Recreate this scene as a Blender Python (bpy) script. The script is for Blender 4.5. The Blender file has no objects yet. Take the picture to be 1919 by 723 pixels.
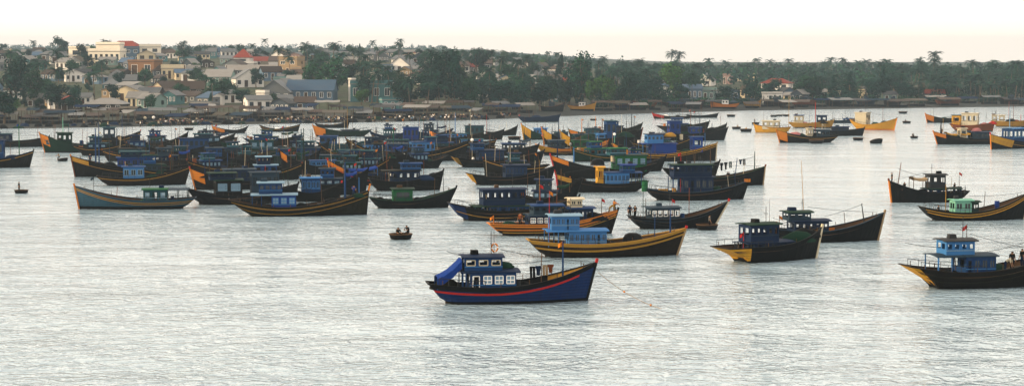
import bpy, bmesh, math, random
from mathutils import Vector, Matrix, noise
R = math.radians
random.seed(7)
sc = bpy.context.scene
col = sc.collection

# ------------------------------------------------------------------ camera
CAMH, F, W0, H0, HOR = 20.0, 3600.0, 1919.0, 723.0, 115.0
PITCH = math.atan((H0/2 - HOR)/F)
cd = bpy.data.cameras.new('camera'); cam = bpy.data.objects.new('camera', cd); col.objects.link(cam)
cam.location = (0, 0, CAMH); cam.rotation_euler = (math.pi/2 - PITCH, 0, 0)
cd.sensor_width = 36; cd.lens = 36*F/W0; cd.clip_start = 0.5; cd.clip_end = 9000
sc.camera = cam
# ------------------------------------------------------------------ sky, sun, exposure
SUN_EL, SUN_AZ = 14.0, -93.0         # azimuth clockwise from +Y: the sun stands low at the left, a hair toward the camera
wd = bpy.data.worlds.new('World'); sc.world = wd; wd.use_nodes = True
nt = wd.node_tree; nt.nodes.clear()
wo = nt.nodes.new('ShaderNodeOutputWorld'); bg = nt.nodes.new('ShaderNodeBackground')
sky = nt.nodes.new('ShaderNodeTexSky'); sky.sky_type = 'NISHITA'; sky.sun_disc = False
sky.sun_elevation = R(SUN_EL); sky.sun_rotation = R(SUN_AZ); sky.air_density = 1.0; sky.dust_density = 4.0; sky.ozone_density = 1.0
hz = nt.nodes.new('ShaderNodeMix'); hz.data_type = 'RGBA'; hz.inputs[0].default_value = 0.78     # an even veil of pale evening haze
hz.inputs[7].default_value = (12.1, 10.5, 8.9, 1)
nt.links.new(sky.outputs[0], hz.inputs[6]); nt.links.new(hz.outputs[2], bg.inputs[0])
bg.inputs[1].default_value = 0.10; nt.links.new(bg.outputs[0], wo.inputs[0])
sd = bpy.data.lights.new('sun', 'SUN'); sd.energy = 3.1; sd.angle = R(0.6); sd.color = (1.0, 0.74, 0.46)
sun = bpy.data.objects.new('sun', sd); col.objects.link(sun)
sv = Vector((math.sin(R(SUN_AZ))*math.cos(R(SUN_EL)), math.cos(R(SUN_AZ))*math.cos(R(SUN_EL)), math.sin(R(SUN_EL))))
sun.rotation_euler = sv.to_track_quat('Z', 'Y').to_euler(); sun.location = sv*300
vs = sc.view_settings
vs.view_transform = 'Standard'; vs.look = 'None'; vs.exposure = 0.97; vs.gamma = 1.0; vs.use_curve_mapping = False
sc.cycles.use_denoising = True; sc.cycles.max_bounces = 6; sc.cycles.volume_bounces = 0

# ------------------------------------------------------------------ picture <-> place
FWD = Vector((0, math.cos(PITCH), -math.sin(PITCH))); UP = Vector((0, math.sin(PITCH), math.cos(PITCH)))
def ray(px, py): return Vector(((px-W0/2)/F, 0, 0)) + UP*((H0/2-py)/F) + FWD
def at(px, py, z=0.0):
    d = ray(px, py); t = (z-CAMH)/d.z
    return Vector((0, 0, CAMH)) + d*t
def proj(p):
    q = Vector(p) - Vector((0, 0, CAMH)); dep = q.dot(FWD)
    return W0/2 + F*q.x/dep, H0/2 - F*q.dot(UP)/dep, F/dep
def lerp(a, b, t): return a+(b-a)*t
def smooth(t): t = max(0, min(1, t)); return t*t*(3-2*t)
def interp(x, pts):
    if x <= pts[0][0]: return pts[0][1]
    for (a, b), (c, d) in zip(pts, pts[1:]):
        if x <= c: return b+(d-b)*(x-a)/(c-a)
    return pts[-1][1]

# ------------------------------------------------------------------ materials
MATS = {}
def nodes_mat(name):
    m = bpy.data.materials.new(name); m.use_nodes = True
    return m, m.node_tree, m.node_tree.nodes['Principled BSDF']
def paint(name, c, rough=0.65, wear=0.35, scale=2.2, spec=0.06, dirt=(0.05, 0.045, 0.035), bump=0.25, rand=0.12, planks=False):
    """painted / weathered surface: blotches, streaks, grain and a little change from object to object"""
    if name in MATS: return MATS[name]
    m, t, b = nodes_mat(name); N = t.nodes.new; L = t.links.new
    tc = N('ShaderNodeTexCoord'); mp = N('ShaderNodeMapping'); mp.inputs['Scale'].default_value = (scale*0.5, scale*0.5, scale*1.6)
    n1 = N('ShaderNodeTexNoise'); n1.inputs['Scale'].default_value = 1.0; n1.inputs['Detail'].default_value = 6; n1.inputs['Roughness'].default_value = 0.7
    L(tc.outputs['Object'], mp.inputs[0]); L(mp.outputs[0], n1.inputs['Vector'])
    rp = N('ShaderNodeValToRGB'); rp.color_ramp.elements[0].position = 0.48; rp.color_ramp.elements[1].position = 0.78
    L(n1.outputs['Fac'], rp.inputs[0])
    mu = N('ShaderNodeMath'); mu.operation = 'MULTIPLY'; mu.inputs[1].default_value = wear; L(rp.outputs[0], mu.inputs[0])
    n2 = N('ShaderNodeTexNoise'); n2.inputs['Scale'].default_value = 9*scale; n2.inputs['Detail'].default_value = 3
    L(tc.outputs['Object'], n2.inputs['Vector'])
    oi = N('ShaderNodeObjectInfo'); hs = N('ShaderNodeHueSaturation'); hs.inputs['Color'].default_value = (*c, 1)
    ma = N('ShaderNodeMath'); ma.operation = 'MULTIPLY_ADD'; ma.inputs[1].default_value = rand*2; ma.inputs[2].default_value = 1-rand
    L(oi.outputs['Random'], ma.inputs[0])
    m2 = N('ShaderNodeMath'); m2.operation = 'MULTIPLY_ADD'; m2.inputs[1].default_value = 0.4; m2.inputs[2].default_value = 0.8; L(n2.outputs['Fac'], m2.inputs[0])
    m3 = N('ShaderNodeMath'); m3.operation = 'MULTIPLY'; L(ma.outputs[0], m3.inputs[0]); L(m2.outputs[0], m3.inputs[1]); L(m3.outputs[0], hs.inputs['Value'])
    mx = N('ShaderNodeMix'); mx.data_type = 'RGBA'; L(mu.outputs[0], mx.inputs[0]); L(hs.outputs[0], mx.inputs[6])
    lum = min(1.0, sum(c)/3/0.08)      # grime on dark paint stays dark
    mx.inputs[7].default_value = (c[0]*0.4+dirt[0]*0.6*lum, c[1]*0.4+dirt[1]*0.6*lum, c[2]*0.4+dirt[2]*0.6*lum, 1)
    if planks:      # plank seams and stains running down the side
        mv = N('ShaderNodeMapping'); mv.inputs['Scale'].default_value = (2.6, 2.6, 0.22); L(tc.outputs['Object'], mv.inputs[0])
        nv = N('ShaderNodeTexNoise'); nv.inputs['Scale'].default_value = 1.0; nv.inputs['Detail'].default_value = 5; L(mv.outputs[0], nv.inputs['Vector'])
        rv = N('ShaderNodeValToRGB'); rv.color_ramp.elements[0].position = .54; rv.color_ramp.elements[1].position = .74; L(nv.outputs['Fac'], rv.inputs[0])
        fv = N('ShaderNodeMath'); fv.operation = 'MULTIPLY'; fv.inputs[1].default_value = .55; L(rv.outputs[0], fv.inputs[0])
        ms = N('ShaderNodeMix'); ms.data_type = 'RGBA'; L(fv.outputs[0], ms.inputs[0]); L(mx.outputs[2], ms.inputs[6]); ms.inputs[7].default_value = (c[0]*.55+.010, c[1]*.55+.007, c[2]*.5+.004, 1)
        sw = N('ShaderNodeTexWave'); sw.bands_direction = 'Z'; sw.inputs['Scale'].default_value = 1.25; sw.inputs['Distortion'].default_value = .6; sw.inputs['Detail Scale'].default_value = .4; L(tc.outputs['Object'], sw.inputs['Vector'])
        rs_ = N('ShaderNodeValToRGB'); rs_.color_ramp.elements[0].position = .0; rs_.color_ramp.elements[0].color = (.35, .35, .35, 1); rs_.color_ramp.elements[1].position = .14; L(sw.outputs['Fac'], rs_.inputs[0])
        mm_ = N('ShaderNodeMix'); mm_.data_type = 'RGBA'; mm_.blend_type = 'MULTIPLY'; mm_.inputs[0].default_value = .8; L(ms.outputs[2], mm_.inputs[6]); L(rs_.outputs[0], mm_.inputs[7]); mx = mm_
    L(mx.outputs[2], b.inputs['Base Color']); b.inputs['Roughness'].default_value = rough; b.inputs['Specular IOR Level'].default_value = spec
    if bump:
        bp = N('ShaderNodeBump'); bp.inputs['Strength'].default_value = bump; bp.inputs['Distance'].default_value = 0.03
        L(n1.outputs['Fac'], bp.inputs['Height']); L(bp.outputs[0], b.inputs['Normal'])
    MATS[name] = m; return m
COL = dict(
    dark=(0.010, 0.009, 0.007), brown=(0.022, 0.014, 0.007), black=(0.006, 0.007, 0.008), tar=(0.006, 0.006, 0.005), olive=(0.022, 0.021, 0.008),
    hullblue=(0.007, 0.045, 0.20), greyblue=(0.045, 0.14, 0.22), navy=(0.008, 0.032, 0.10), blue=(0.012, 0.080, 0.27), cobalt=(0.012, 0.07, 0.40),
    sky=(0.055, 0.23, 0.56), teal=(0.02, 0.12, 0.16), slate=(0.035, 0.075, 0.12), paleblue=(0.26, 0.44, 0.60),
    green=(0.018, 0.19, 0.065), dkgreen=(0.010, 0.055, 0.030), mint=(0.22, 0.55, 0.42), yellow=(0.78, 0.40, 0.03), ochre=(0.50, 0.27, 0.035),
    orange=(0.80, 0.26, 0.025), red=(0.55, 0.022, 0.018), rust=(0.30, 0.08, 0.02), white=(0.74, 0.73, 0.70), cream=(0.72, 0.64, 0.46),
    wood=(0.16, 0.09, 0.045), deck=(0.14, 0.10, 0.06), grey=(0.22, 0.23, 0.23), dkgrey=(0.055, 0.06, 0.065), tan=(0.42, 0.30, 0.17), pink=(0.55, 0.22, 0.22))
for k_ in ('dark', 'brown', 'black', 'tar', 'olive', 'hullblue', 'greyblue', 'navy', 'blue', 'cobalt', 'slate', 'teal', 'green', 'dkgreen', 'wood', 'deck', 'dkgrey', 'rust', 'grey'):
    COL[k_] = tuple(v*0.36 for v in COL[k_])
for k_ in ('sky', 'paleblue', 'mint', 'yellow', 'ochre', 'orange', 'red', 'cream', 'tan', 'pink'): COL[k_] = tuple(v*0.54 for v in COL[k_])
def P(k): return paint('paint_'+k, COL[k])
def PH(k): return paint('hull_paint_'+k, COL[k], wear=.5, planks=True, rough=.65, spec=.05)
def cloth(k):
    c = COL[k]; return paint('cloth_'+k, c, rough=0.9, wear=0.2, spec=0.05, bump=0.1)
def dark_glass():
    if 'glass' in MATS: return MATS['glass']
    m, t, b = nodes_mat('window_glass'); b.inputs['Base Color'].default_value = (0.012, 0.018, 0.022, 1); b.inputs['Roughness'].default_value = 0.12
    MATS['glass'] = m; return m
def roof_mat(name, c, tile):
    """corrugated sheet or clay tile: fine relief across the slope plus rust and patching"""
    if name in MATS: return MATS[name]
    m = paint(name, c, rough=0.6, wear=0.45, scale=0.5, dirt=(0.10, 0.07, 0.05), bump=0, rand=0.2)
    t = m.node_tree; N = t.nodes.new; L = t.links.new
    tc = N('ShaderNodeTexCoord'); wv = N('ShaderNodeTexWave'); wv.bands_direction = 'X'; wv.inputs['Scale'].default_value = 1.6 if not tile else 2.4
    L(tc.outputs['Object'], wv.inputs['Vector']); bp = N('ShaderNodeBump'); bp.inputs['Strength'].default_value = 0.6; bp.inputs['Distance'].default_value = 0.05
    L(wv.outputs['Fac'], bp.inputs['Height']); L(bp.outputs[0], t.nodes['Principled BSDF'].inputs['Normal'])
    return m
def leaf_mat(name, c, rand=0.35):
    if name in MATS: return MATS[name]
    m, t, b = nodes_mat(name); N = t.nodes.new; L = t.links.new
    oi = N('ShaderNodeObjectInfo'); ge = N('ShaderNodeNewGeometry'); hs = N('ShaderNodeHueSaturation'); hs.inputs['Color'].default_value = (*c, 1)
    a = N('ShaderNodeMath'); a.operation = 'MULTIPLY_ADD'; a.inputs[1].default_value = rand*2; a.inputs[2].default_value = 1-rand; L(oi.outputs['Random'], a.inputs[0])
    r2 = N('ShaderNodeMath'); r2.operation = 'MULTIPLY_ADD'; r2.inputs[1].default_value = 0.9; r2.inputs[2].default_value = 0.55; L(ge.outputs['Random Per Island'], r2.inputs[0])
    v = N('ShaderNodeMath'); v.operation = 'MULTIPLY'; L(a.outputs[0], v.inputs[0]); L(r2.outputs[0], v.inputs[1]); L(v.outputs[0], hs.inputs['Value'])
    h = N('ShaderNodeMath'); h.operation = 'MULTIPLY_ADD'; h.inputs[1].default_value = 0.05; h.inputs[2].default_value = 0.475; L(ge.outputs['Random Per Island'], h.inputs[0]); L(h.outputs[0], hs.inputs['Hue'])
    L(hs.outputs[0], b.inputs['Base Color']); b.inputs['Roughness'].default_value = 0.7; b.inputs['Specular IOR Level'].default_value = 0.06
    MATS[name] = m; return m

# ------------------------------------------------------------------ mesh collecting
class MB:
    def __init__(s): s.v = []; s.f = []; s.m = []; s.mats = []
    def mi(s, m):
        if m not in s.mats: s.mats.append(m)
        return s.mats.index(m)
    def add(s, vs, fs, m):
        o = len(s.v); s.v += [tuple(v) for v in vs]; k = s.mi(m)
        for f in fs: s.f.append(tuple(i+o for i in f)); s.m.append(k)
    def box(s, c, d, m, rz=0.0, taper=1.0):
        x, y, z = d[0]/2, d[1]/2, d[2]/2; cr, sr = math.cos(rz), math.sin(rz); vs = []
        for zz, k in ((-z, 1), (z, taper)):
            for a, b in ((-x, -y), (x, -y), (x, y), (-x, y)):
                a *= k; b *= k; vs.append((c[0]+a*cr-b*sr, c[1]+a*sr+b*cr, c[2]+zz))
        s.add(vs, [(3, 2, 1, 0), (4, 5, 6, 7), (0, 1, 5, 4), (1, 2, 6, 5), (2, 3, 7, 6), (3, 0, 4, 7)], m)
    def bar(s, p, q, w, h, m):
        p, q = Vector(p), Vector(q); d = (q-p).normalized(); u = Vector((0, 0, 1)) if abs(d.z) < 0.9 else Vector((1, 0, 0))
        a = d.cross(u).normalized()*w/2; b = a.cross(d).normalized()*h/2
        vs = [e+i*a+j*b for e in (p, q) for i, j in ((-1, -1), (1, -1), (1, 1), (-1, 1))]
        s.add(vs, [(3, 2, 1, 0), (4, 5, 6, 7), (0, 1, 5, 4), (1, 2, 6, 5), (2, 3, 7, 6), (3, 0, 4, 7)], m)
    def tube(s, path, rad, m, seg=6, cap=True):
        path = [Vector(p) for p in path]; n = len(path)
        if not hasattr(rad, '__len__'): rad = [rad]*n
        vs = []
        for i, p in enumerate(path):
            d = (path[min(i+1, n-1)]-path[max(i-1, 0)]).normalized(); u = Vector((0, 0, 1)) if abs(d.z) < 0.9 else Vector((1, 0, 0))
            a = d.cross(u).normalized(); b = a.cross(d)
            for k in range(seg):
                t = 2*math.pi*k/seg; vs.append(p+a*rad[i]*math.cos(t)+b*rad[i]*math.sin(t))
        fs = [(i*seg+k, i*seg+(k+1) % seg, (i+1)*seg+(k+1) % seg, (i+1)*seg+k) for i in range(n-1) for k in range(seg)]
        if cap: fs += [tuple(reversed(range(seg))), tuple(range((n-1)*seg, n*seg))]
        s.add(vs, fs, m)
    def grid(s, rows, m, closed=False):
        nr, nc = len(rows), len(rows[0]); vs = [v for r in rows for v in r]; fs = []
        for i in range(nr-1):
            for j in range(nc if closed else nc-1):
                fs.append((i*nc+j, i*nc+(j+1) % nc, (i+1)*nc+(j+1) % nc, (i+1)*nc+j))
        s.add(vs, fs, m)
    def lathe(s, prof, m, seg=14, c=(0, 0, 0)):
        s.grid([[(c[0]+r*math.cos(2*math.pi*k/seg), c[1]+r*math.sin(2*math.pi*k/seg), c[2]+z) for k in range(seg)] for r, z in prof], m, True)
    def mesh(s, name, sm=False):
        me = bpy.data.meshes.new(name); me.from_pydata(s.v, [], s.f)
        for m in s.mats: me.materials.append(m)
        me.polygons.foreach_set('material_index', s.m)
        if sm: me.polygons.foreach_set('use_smooth', [True]*len(me.polygons))
        me.update(); return me
    def build(s, name, parent=None, sm=False):
        o = bpy.data.objects.new(name, s.mesh(name, sm)); col.objects.link(o)
        if parent is not None: o.parent = parent
        return o
def tag(o, label=None, cat=None, group=None, kind=None):
    if label: o['label'] = label
    if cat: o['category'] = cat
    if group: o['group'] = group
    if kind: o['kind'] = kind
    return o
def thing(name, label, cat, loc=(0, 0, 0), rz=0.0, group=None):
    o = bpy.data.objects.new(name, None); col.objects.link(o); o.empty_display_size = 0.3
    o.location = loc; o.rotation_euler = (0, 0, rz); return tag(o, label, cat, group)
def inst(me, name, parent=None, loc=(0, 0, 0), rz=0.0, sc_=1.0):
    o = bpy.data.objects.new(name, me); col.objects.link(o); o.location = loc; o.rotation_euler = (0, 0, rz)
    o.scale = (sc_,)*3 if not hasattr(sc_, '__len__') else sc_
    if parent is not None: o.parent = parent
    return o

# ------------------------------------------------------------------ land and water
SHORE = [(-400, 560), (0, 570), (200, 582), (420, 606), (700, 632), (900, 655), (1050, 700), (1200, 735), (1400, 780), (1560, 800), (1700, 822), (1919, 850), (2400, 900)]
ZL = [(560, 1.3), (640, 1.5), (700, 2.6), (760, 5), (850, 9.5), (950, 15), (1050, 19.5), (1300, 23.5), (1800, 22), (2600, 30), (3500, 44), (4300, 46)]
ZR = [(600, 1.2), (700, 1.5), (850, 2.4), (1000, 4.5), (1300, 7), (1800, 10), (2600, 14), (4200, 18)]
def shore(px): return interp(px, SHORE)
def ground(x, y):
    px = W0/2 + F*x/max(y, 60); px = max(-700, min(2600, px)); s = y - shore(px)
    w = 1-smooth((px-760)/560)
    prof = lerp(interp(y, ZR), interp(y, ZL), w)
    if s < 0: return max(-3.0, s*0.035)
    beach = min(s*0.035, 1.35)
    n = noise.noise(Vector((x*0.012, y*0.012, 0)))*1.2*smooth((s-60)/120)
    return lerp(beach, max(prof, 1.35), smooth((s-35)/70)) + n
def land(px, py, lift=0.0):
    """first point where the line of sight through a picture point meets the land"""
    d = ray(px, py); t = 400.0
    while t < 3800:
        p = Vector((0, 0, CAMH)) + d*t
        if p.z <= ground(p.x, p.y)+lift and p.y > shore(px)-30: break
        t += 2.0
    return p
xs = [-2600+i*130 for i in range(14)] + [-800+i*16 for i in range(101)] + [930+i*130 for i in range(14)]
ys = [470+i*11 for i in range(88)] + [1440+i*80 for i in range(36)]
m, t, b = nodes_mat('ground_sand_scrub'); N = t.nodes.new; L = t.links.new
tc = N('ShaderNodeTexCoord'); n1 = N('ShaderNodeTexNoise'); n1.inputs['Scale'].default_value = 0.02; n1.inputs['Detail'].default_value = 8; L(tc.outputs['Object'], n1.inputs['Vector'])
sp = N('ShaderNodeSeparateXYZ'); L(tc.outputs['Object'], sp.inputs[0])
rz_ = N('ShaderNodeMapRange'); rz_.inputs[1].default_value = 0.8; rz_.inputs[2].default_value = 2.6; L(sp.outputs['Z'], rz_.inputs[0])
rp = N('ShaderNodeValToRGB'); rp.color_ramp.elements[0].color = (0.045, 0.06, 0.03, 1); rp.color_ramp.elements[1].color = (0.10, 0.095, 0.07, 1)
rp.color_ramp.elements[0].position = 0.42; rp.color_ramp.elements[1].position = 0.68; L(n1.outputs['Fac'], rp.inputs[0])
mx = N('ShaderNodeMix'); mx.data_type = 'RGBA'; L(rz_.outputs[0], mx.inputs[0]); mx.inputs[6].default_value = (0.032, 0.036, 0.034, 1); L(rp.outputs[0], mx.inputs[7])
n2 = N('ShaderNodeTexNoise'); n2.inputs['Scale'].default_value = 0.5; n2.inputs['Detail'].default_value = 5; L(tc.outputs['Object'], n2.inputs['Vector'])
m4 = N('ShaderNodeMix'); m4.data_type = 'RGBA'; m4.blend_type = 'MULTIPLY'; m4.inputs[0].default_value = 0.8; L(mx.outputs[2], m4.inputs[6])
r4 = N('ShaderNodeValToRGB'); r4.color_ramp.elements[0].color = (.35, .35, .35, 1); r4.color_ramp.elements[0].position = .35; r4.color_ramp.elements[1].position = .65; L(n2.outputs['Fac'], r4.inputs[0]); L(r4.outputs[0], m4.inputs[7])
L(m4.outputs[2], b.inputs['Base Color']); b.inputs['Roughness'].default_value = 0.95; b.inputs['Specular IOR Level'].default_value = 0.1
bp = N('ShaderNodeBump'); bp.inputs['Distance'].default_value = 0.5; L(n2.outputs['Fac'], bp.inputs['Height']); L(bp.outputs[0], b.inputs['Normal'])
mb = MB(); mb.grid([[(x, y, ground(x, y)) for x in xs] for y in ys], m)
tag(mb.build('ground', sm=True), 'sandy shore rising into a scrubby hillside', kind='structure')

m, t, b = nodes_mat('harbour_water'); N = t.nodes.new; L = t.links.new
b.inputs['Base Color'].default_value = (0.25, 0.345, 0.41, 1); b.inputs['Roughness'].default_value = 0.12; b.inputs['IOR'].default_value = 1.40
tc = N('ShaderNodeTexCoord')
def wave(scx, scy, rot, detail, dist, strength, prev=None, distort=0.0):
    mp = N('ShaderNodeMapping'); mp.inputs['Scale'].default_value = (scx, scy, 1); mp.inputs['Rotation'].default_value = (0, 0, R(rot))
    n = N('ShaderNodeTexNoise'); n.inputs['Scale'].default_value = 1; n.inputs['Detail'].default_value = detail; n.inputs['Roughness'].default_value = 0.6; n.inputs['Distortion'].default_value = distort
    L(tc.outputs['Object'], mp.inputs[0]); L(mp.outputs[0], n.inputs['Vector'])
    bp = N('ShaderNodeBump'); bp.inputs['Strength'].default_value = strength; bp.inputs['Distance'].default_value = dist; L(n.outputs['Fac'], bp.inputs['Height'])
    if prev: L(prev.outputs[0], bp.inputs['Normal'])
    return bp
w1 = wave(0.05, 0.08, 12, 2, 1.4, 1.0)
w2 = wave(0.50, 0.62, -18, 2, 0.56, 1.0, w1, 1.2)
w3 = wave(1.4, 1.7, 25, 2, 0.13, 1.0, w2, 0.3)
L(w3.outputs[0], b.inputs['Normal'])
# wind patches: the chop is livelier in some stretches than in others
pm = N('ShaderNodeMapping'); pm.inputs['Scale'].default_value = (0.012, 0.03, 1); L(tc.outputs['Object'], pm.inputs[0])
pn = N('ShaderNodeTexNoise'); pn.inputs['Scale'].default_value = 1; pn.inputs['Detail'].default_value = 3; L(pm.outputs[0], pn.inputs['Vector'])
pr = N('ShaderNodeMapRange'); pr.inputs[1].default_value = .35; pr.inputs[2].default_value = .68; pr.inputs[3].default_value = .5; pr.inputs[4].default_value = 1.0; L(pn.outputs['Fac'], pr.inputs[0])
L(pr.outputs[0], w2.inputs['Strength']); L(pr.outputs[0], w3.inputs['Strength'])
mb = MB(); mb.grid([[(x, y, 0) for x in (-2600, -1300, -400, 0, 400, 1300, 2600)] for y in (-300, 0, 200, 500, 900, 1600)], m)
tag(mb.build('water'), 'choppy silver-grey harbour water', kind='structure')
# ------------------------------------------------------------------ boats
def wall(mb, o, d, n, length, h, ops, m, th=0.06):
    """upright wall from o along d with real openings (a, b, z0, z1)"""
    o, d, n = Vector(o), Vector(d), Vector(n); x = 0.0
    def blk(a, b_, z0, z1):
        if b_-a < 0.01 or z1-z0 < 0.01: return
        c = o+d*(a+b_)/2; c.z += (z0+z1)/2
        mb.bar(o+d*a+Vector((0, 0, (z0+z1)/2)), o+d*b_+Vector((0, 0, (z0+z1)/2)), th, z1-z0, m)
    for a, b_, z0, z1 in sorted(ops):
        blk(x, a, 0, h); blk(a, b_, 0, z0); blk(a, b_, z1, h); x = b_
    blk(x, length, 0, h)
def roof_slab(mb, x0, x1, w, z, m, th=0.09, camber=0.14):
    k = 7; top = []; bot = []
    for x in (x0, (x0+x1)/2, x1):
        top.append([(x, lerp(-w, w, j/(k-1)), z+th+camber*(1-(2*j/(k-1)-1)**2)) for j in range(k)])
        bot.append([(x, lerp(-w, w, j/(k-1)), z+camber*(1-(2*j/(k-1)-1)**2)-0.001) for j in range(k)])
    mb.grid(top, m); mb.grid([list(reversed(r)) for r in bot], m)
    for i in (0, 2): mb.add(top[i]+list(reversed(bot[i])), [tuple(range(2*k))], m)
    for j in (0, k-1):
        a = [r[j] for r in top]; c = [r[j] for r in bot]; mb.grid([a, c], m)
def cabin(boat, name, x0, x1, z, h, w, key, n, st, roof, det=True, door=None, over=(0.3, 0.3), frame='white'):
    """deckhouse: walls with open windows, window frames, doors, cambered roof"""
    mb = MB(); M = P(key); L_ = x1-x0; sill, head = 0.46*h, 0.84*h; ops = []
    slots = n + (1 if door is not None else 0); cell = L_/max(slots, 1); wins = []
    for i in range(slots):
        a, b_ = i*cell+cell*0.16, (i+1)*cell-cell*0.16
        if door is not None and i == door: ops.append((lerp(a, b_, .08), lerp(a, b_, .92), 0.05, head)); wins.append(('door', ops[-1]))
        else: ops.append((a, b_, sill, head)); wins.append(('window', ops[-1]))
    for s in (-1, 1): wall(mb, (x0, s*w, 0), (1, 0, 0), (0, s, 0), L_, h, ops, M)
    eo = [(w*0.25, w*0.9, sill, head), (w*1.1, w*1.75, sill, head)]
    for xx in (x0+0.03, x1-0.03): wall(mb, (xx, -w+0.03, 0), (0, 1, 0), (1, 0, 0), 2*w-0.06, h, eo, M)
    c = mb.build(name, boat); c.location.z = z
    fr = P(frame)
    for s in (-1, 1):
        for kind, (a, b_, z0, z1) in wins:
            q = MB(); y = s*(w+0.035); t = 0.07 if det else 0.1
            for (p1, p2) in (((a, z0), (b_, z0)), ((a, z1), (b_, z1)), ((a, z0), (a, z1)), ((b_, z0), (b_, z1))):
                q.bar((x0+p1[0], y, p1[1]), (x0+p2[0], y, p2[1]), 0.05, t, fr)
            if kind == 'window':
                if st in ('white', 'glass') and det: q.bar((x0+(a+b_)/2, y, z0), (x0+(a+b_)/2, y, z1), 0.04, 0.06, fr)
                if st == 'glass': q.box((x0+(a+b_)/2, s*w, (z0+z1)/2), (b_-a, 0.02, z1-z0), dark_glass())
                if st == 'white':
                    q.bar((x0+a, y, lerp(z0, z1, .45)), (x0+b_, y, lerp(z0, z1, .45)), 0.045, 0.08, fr); q.box((x0+(a+b_)/2, s*w, (z0+z1)/2), (b_-a, 0.02, z1-z0), P('paleblue'))
                if st == 'shut':
                    for j in range(4): zz = lerp(z0, z1, (j+.5)/4); q.bar((x0+a, s*w, zz), (x0+b_, s*w, zz), 0.03, (z1-z0)/5, P('paleblue'))
            q.build(kind, c)
    if det or n % 2:
        tk = P('paleblue' if key in ('sky', 'teal', 'mint') else 'sky' if key in ('blue', 'cobalt') else 'slate')
        for s in (-1, 1): q = MB(); q.bar((x0, s*(w+.05), sill-.1), (x1, s*(w+.05), sill-.1), .05, .07, tk); q.build('sill_rail', c)
    q = MB(); roof_slab(q, x0-over[0], x1+over[1], w+0.22, h, P(roof)); q.build('roof', c)
    return c
def heap_mesh(key, seed, lx=1.0, ly=0.8, h=0.6):
    mb = MB(); rows = []
    for i in range(7):
        r = [1.08, 1.0, .9, .74, .52, .28, .02][i]; z = [0, .22, .45, .68, .86, .97, 1.0][i]
        rows.append([(lx*r*math.cos(k*.5236)*(1+.22*noise.noise(Vector((k*.9, i*.6, seed)))), ly*r*math.sin(k*.5236)*(1+.22*noise.noise(Vector((k*.7, i*.8, seed+9)))),
                      h*z*(1+.25*noise.noise(Vector((math.cos(k*.5236)*1.4*r, math.sin(k*.5236)*1.4*r, seed+3))))) for k in range(12)])
    mb.grid(rows, cloth(key), True); return mb.mesh('heap', True)
def crate_mesh(key):
    mb = MB(); M = P(key)
    for s in (-1, 1):
        for k in range(3):
            mb.box((0, s*.24, .08+k*.12), (.62, .03, .09), M); mb.box((s*.31, 0, .08+k*.12), (.03, .44, .09), M)
        for q in (-1, 1): mb.box((s*.3, q*.225, .2), (.05, .05, .38), M)
    mb.box((0, 0, .03), (.58, .44, .03), M); return mb.mesh('crate')
def drum_mesh(key):
    mb = MB(); mb.lathe([(.001, 0), (.28, 0), (.29, .03), (.28, .05), (.28, .3), (.295, .32), (.28, .34), (.28, .6), (.295, .62), (.28, .64), (.28, .86), (.29, .88), (.27, .89), (.26, .86), (.001, .86)], P(key), 12)
    return mb.mesh('drum', True)
CARGO = {}
def cargo_mesh(kind, key):
    k = (kind, key)
    if k not in CARGO:
        CARGO[k] = {'crate': crate_mesh, 'drum': drum_mesh}[kind](key) if kind != 'heap' else heap_mesh(key, len(CARGO)*3.1)
    return CARGO[k]
KEYWORD = dict(dkgreen='dark green', green='green', dark='near-black', black='black', blue='blue', teal='teal', red='red', orange='orange', yellow='yellow', white='white',
               navy='navy', wood='brown wooden', brown='brown', grey='grey', cream='cream', slate='slate', rust='rusty', tan='tan', sky='light blue', cobalt='bright blue', paleblue='pale blue', dkgrey='dark grey', mint='mint', pink='pink', olive='olive', ochre='ochre')
BOATS = []
class Boat: pass
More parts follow.
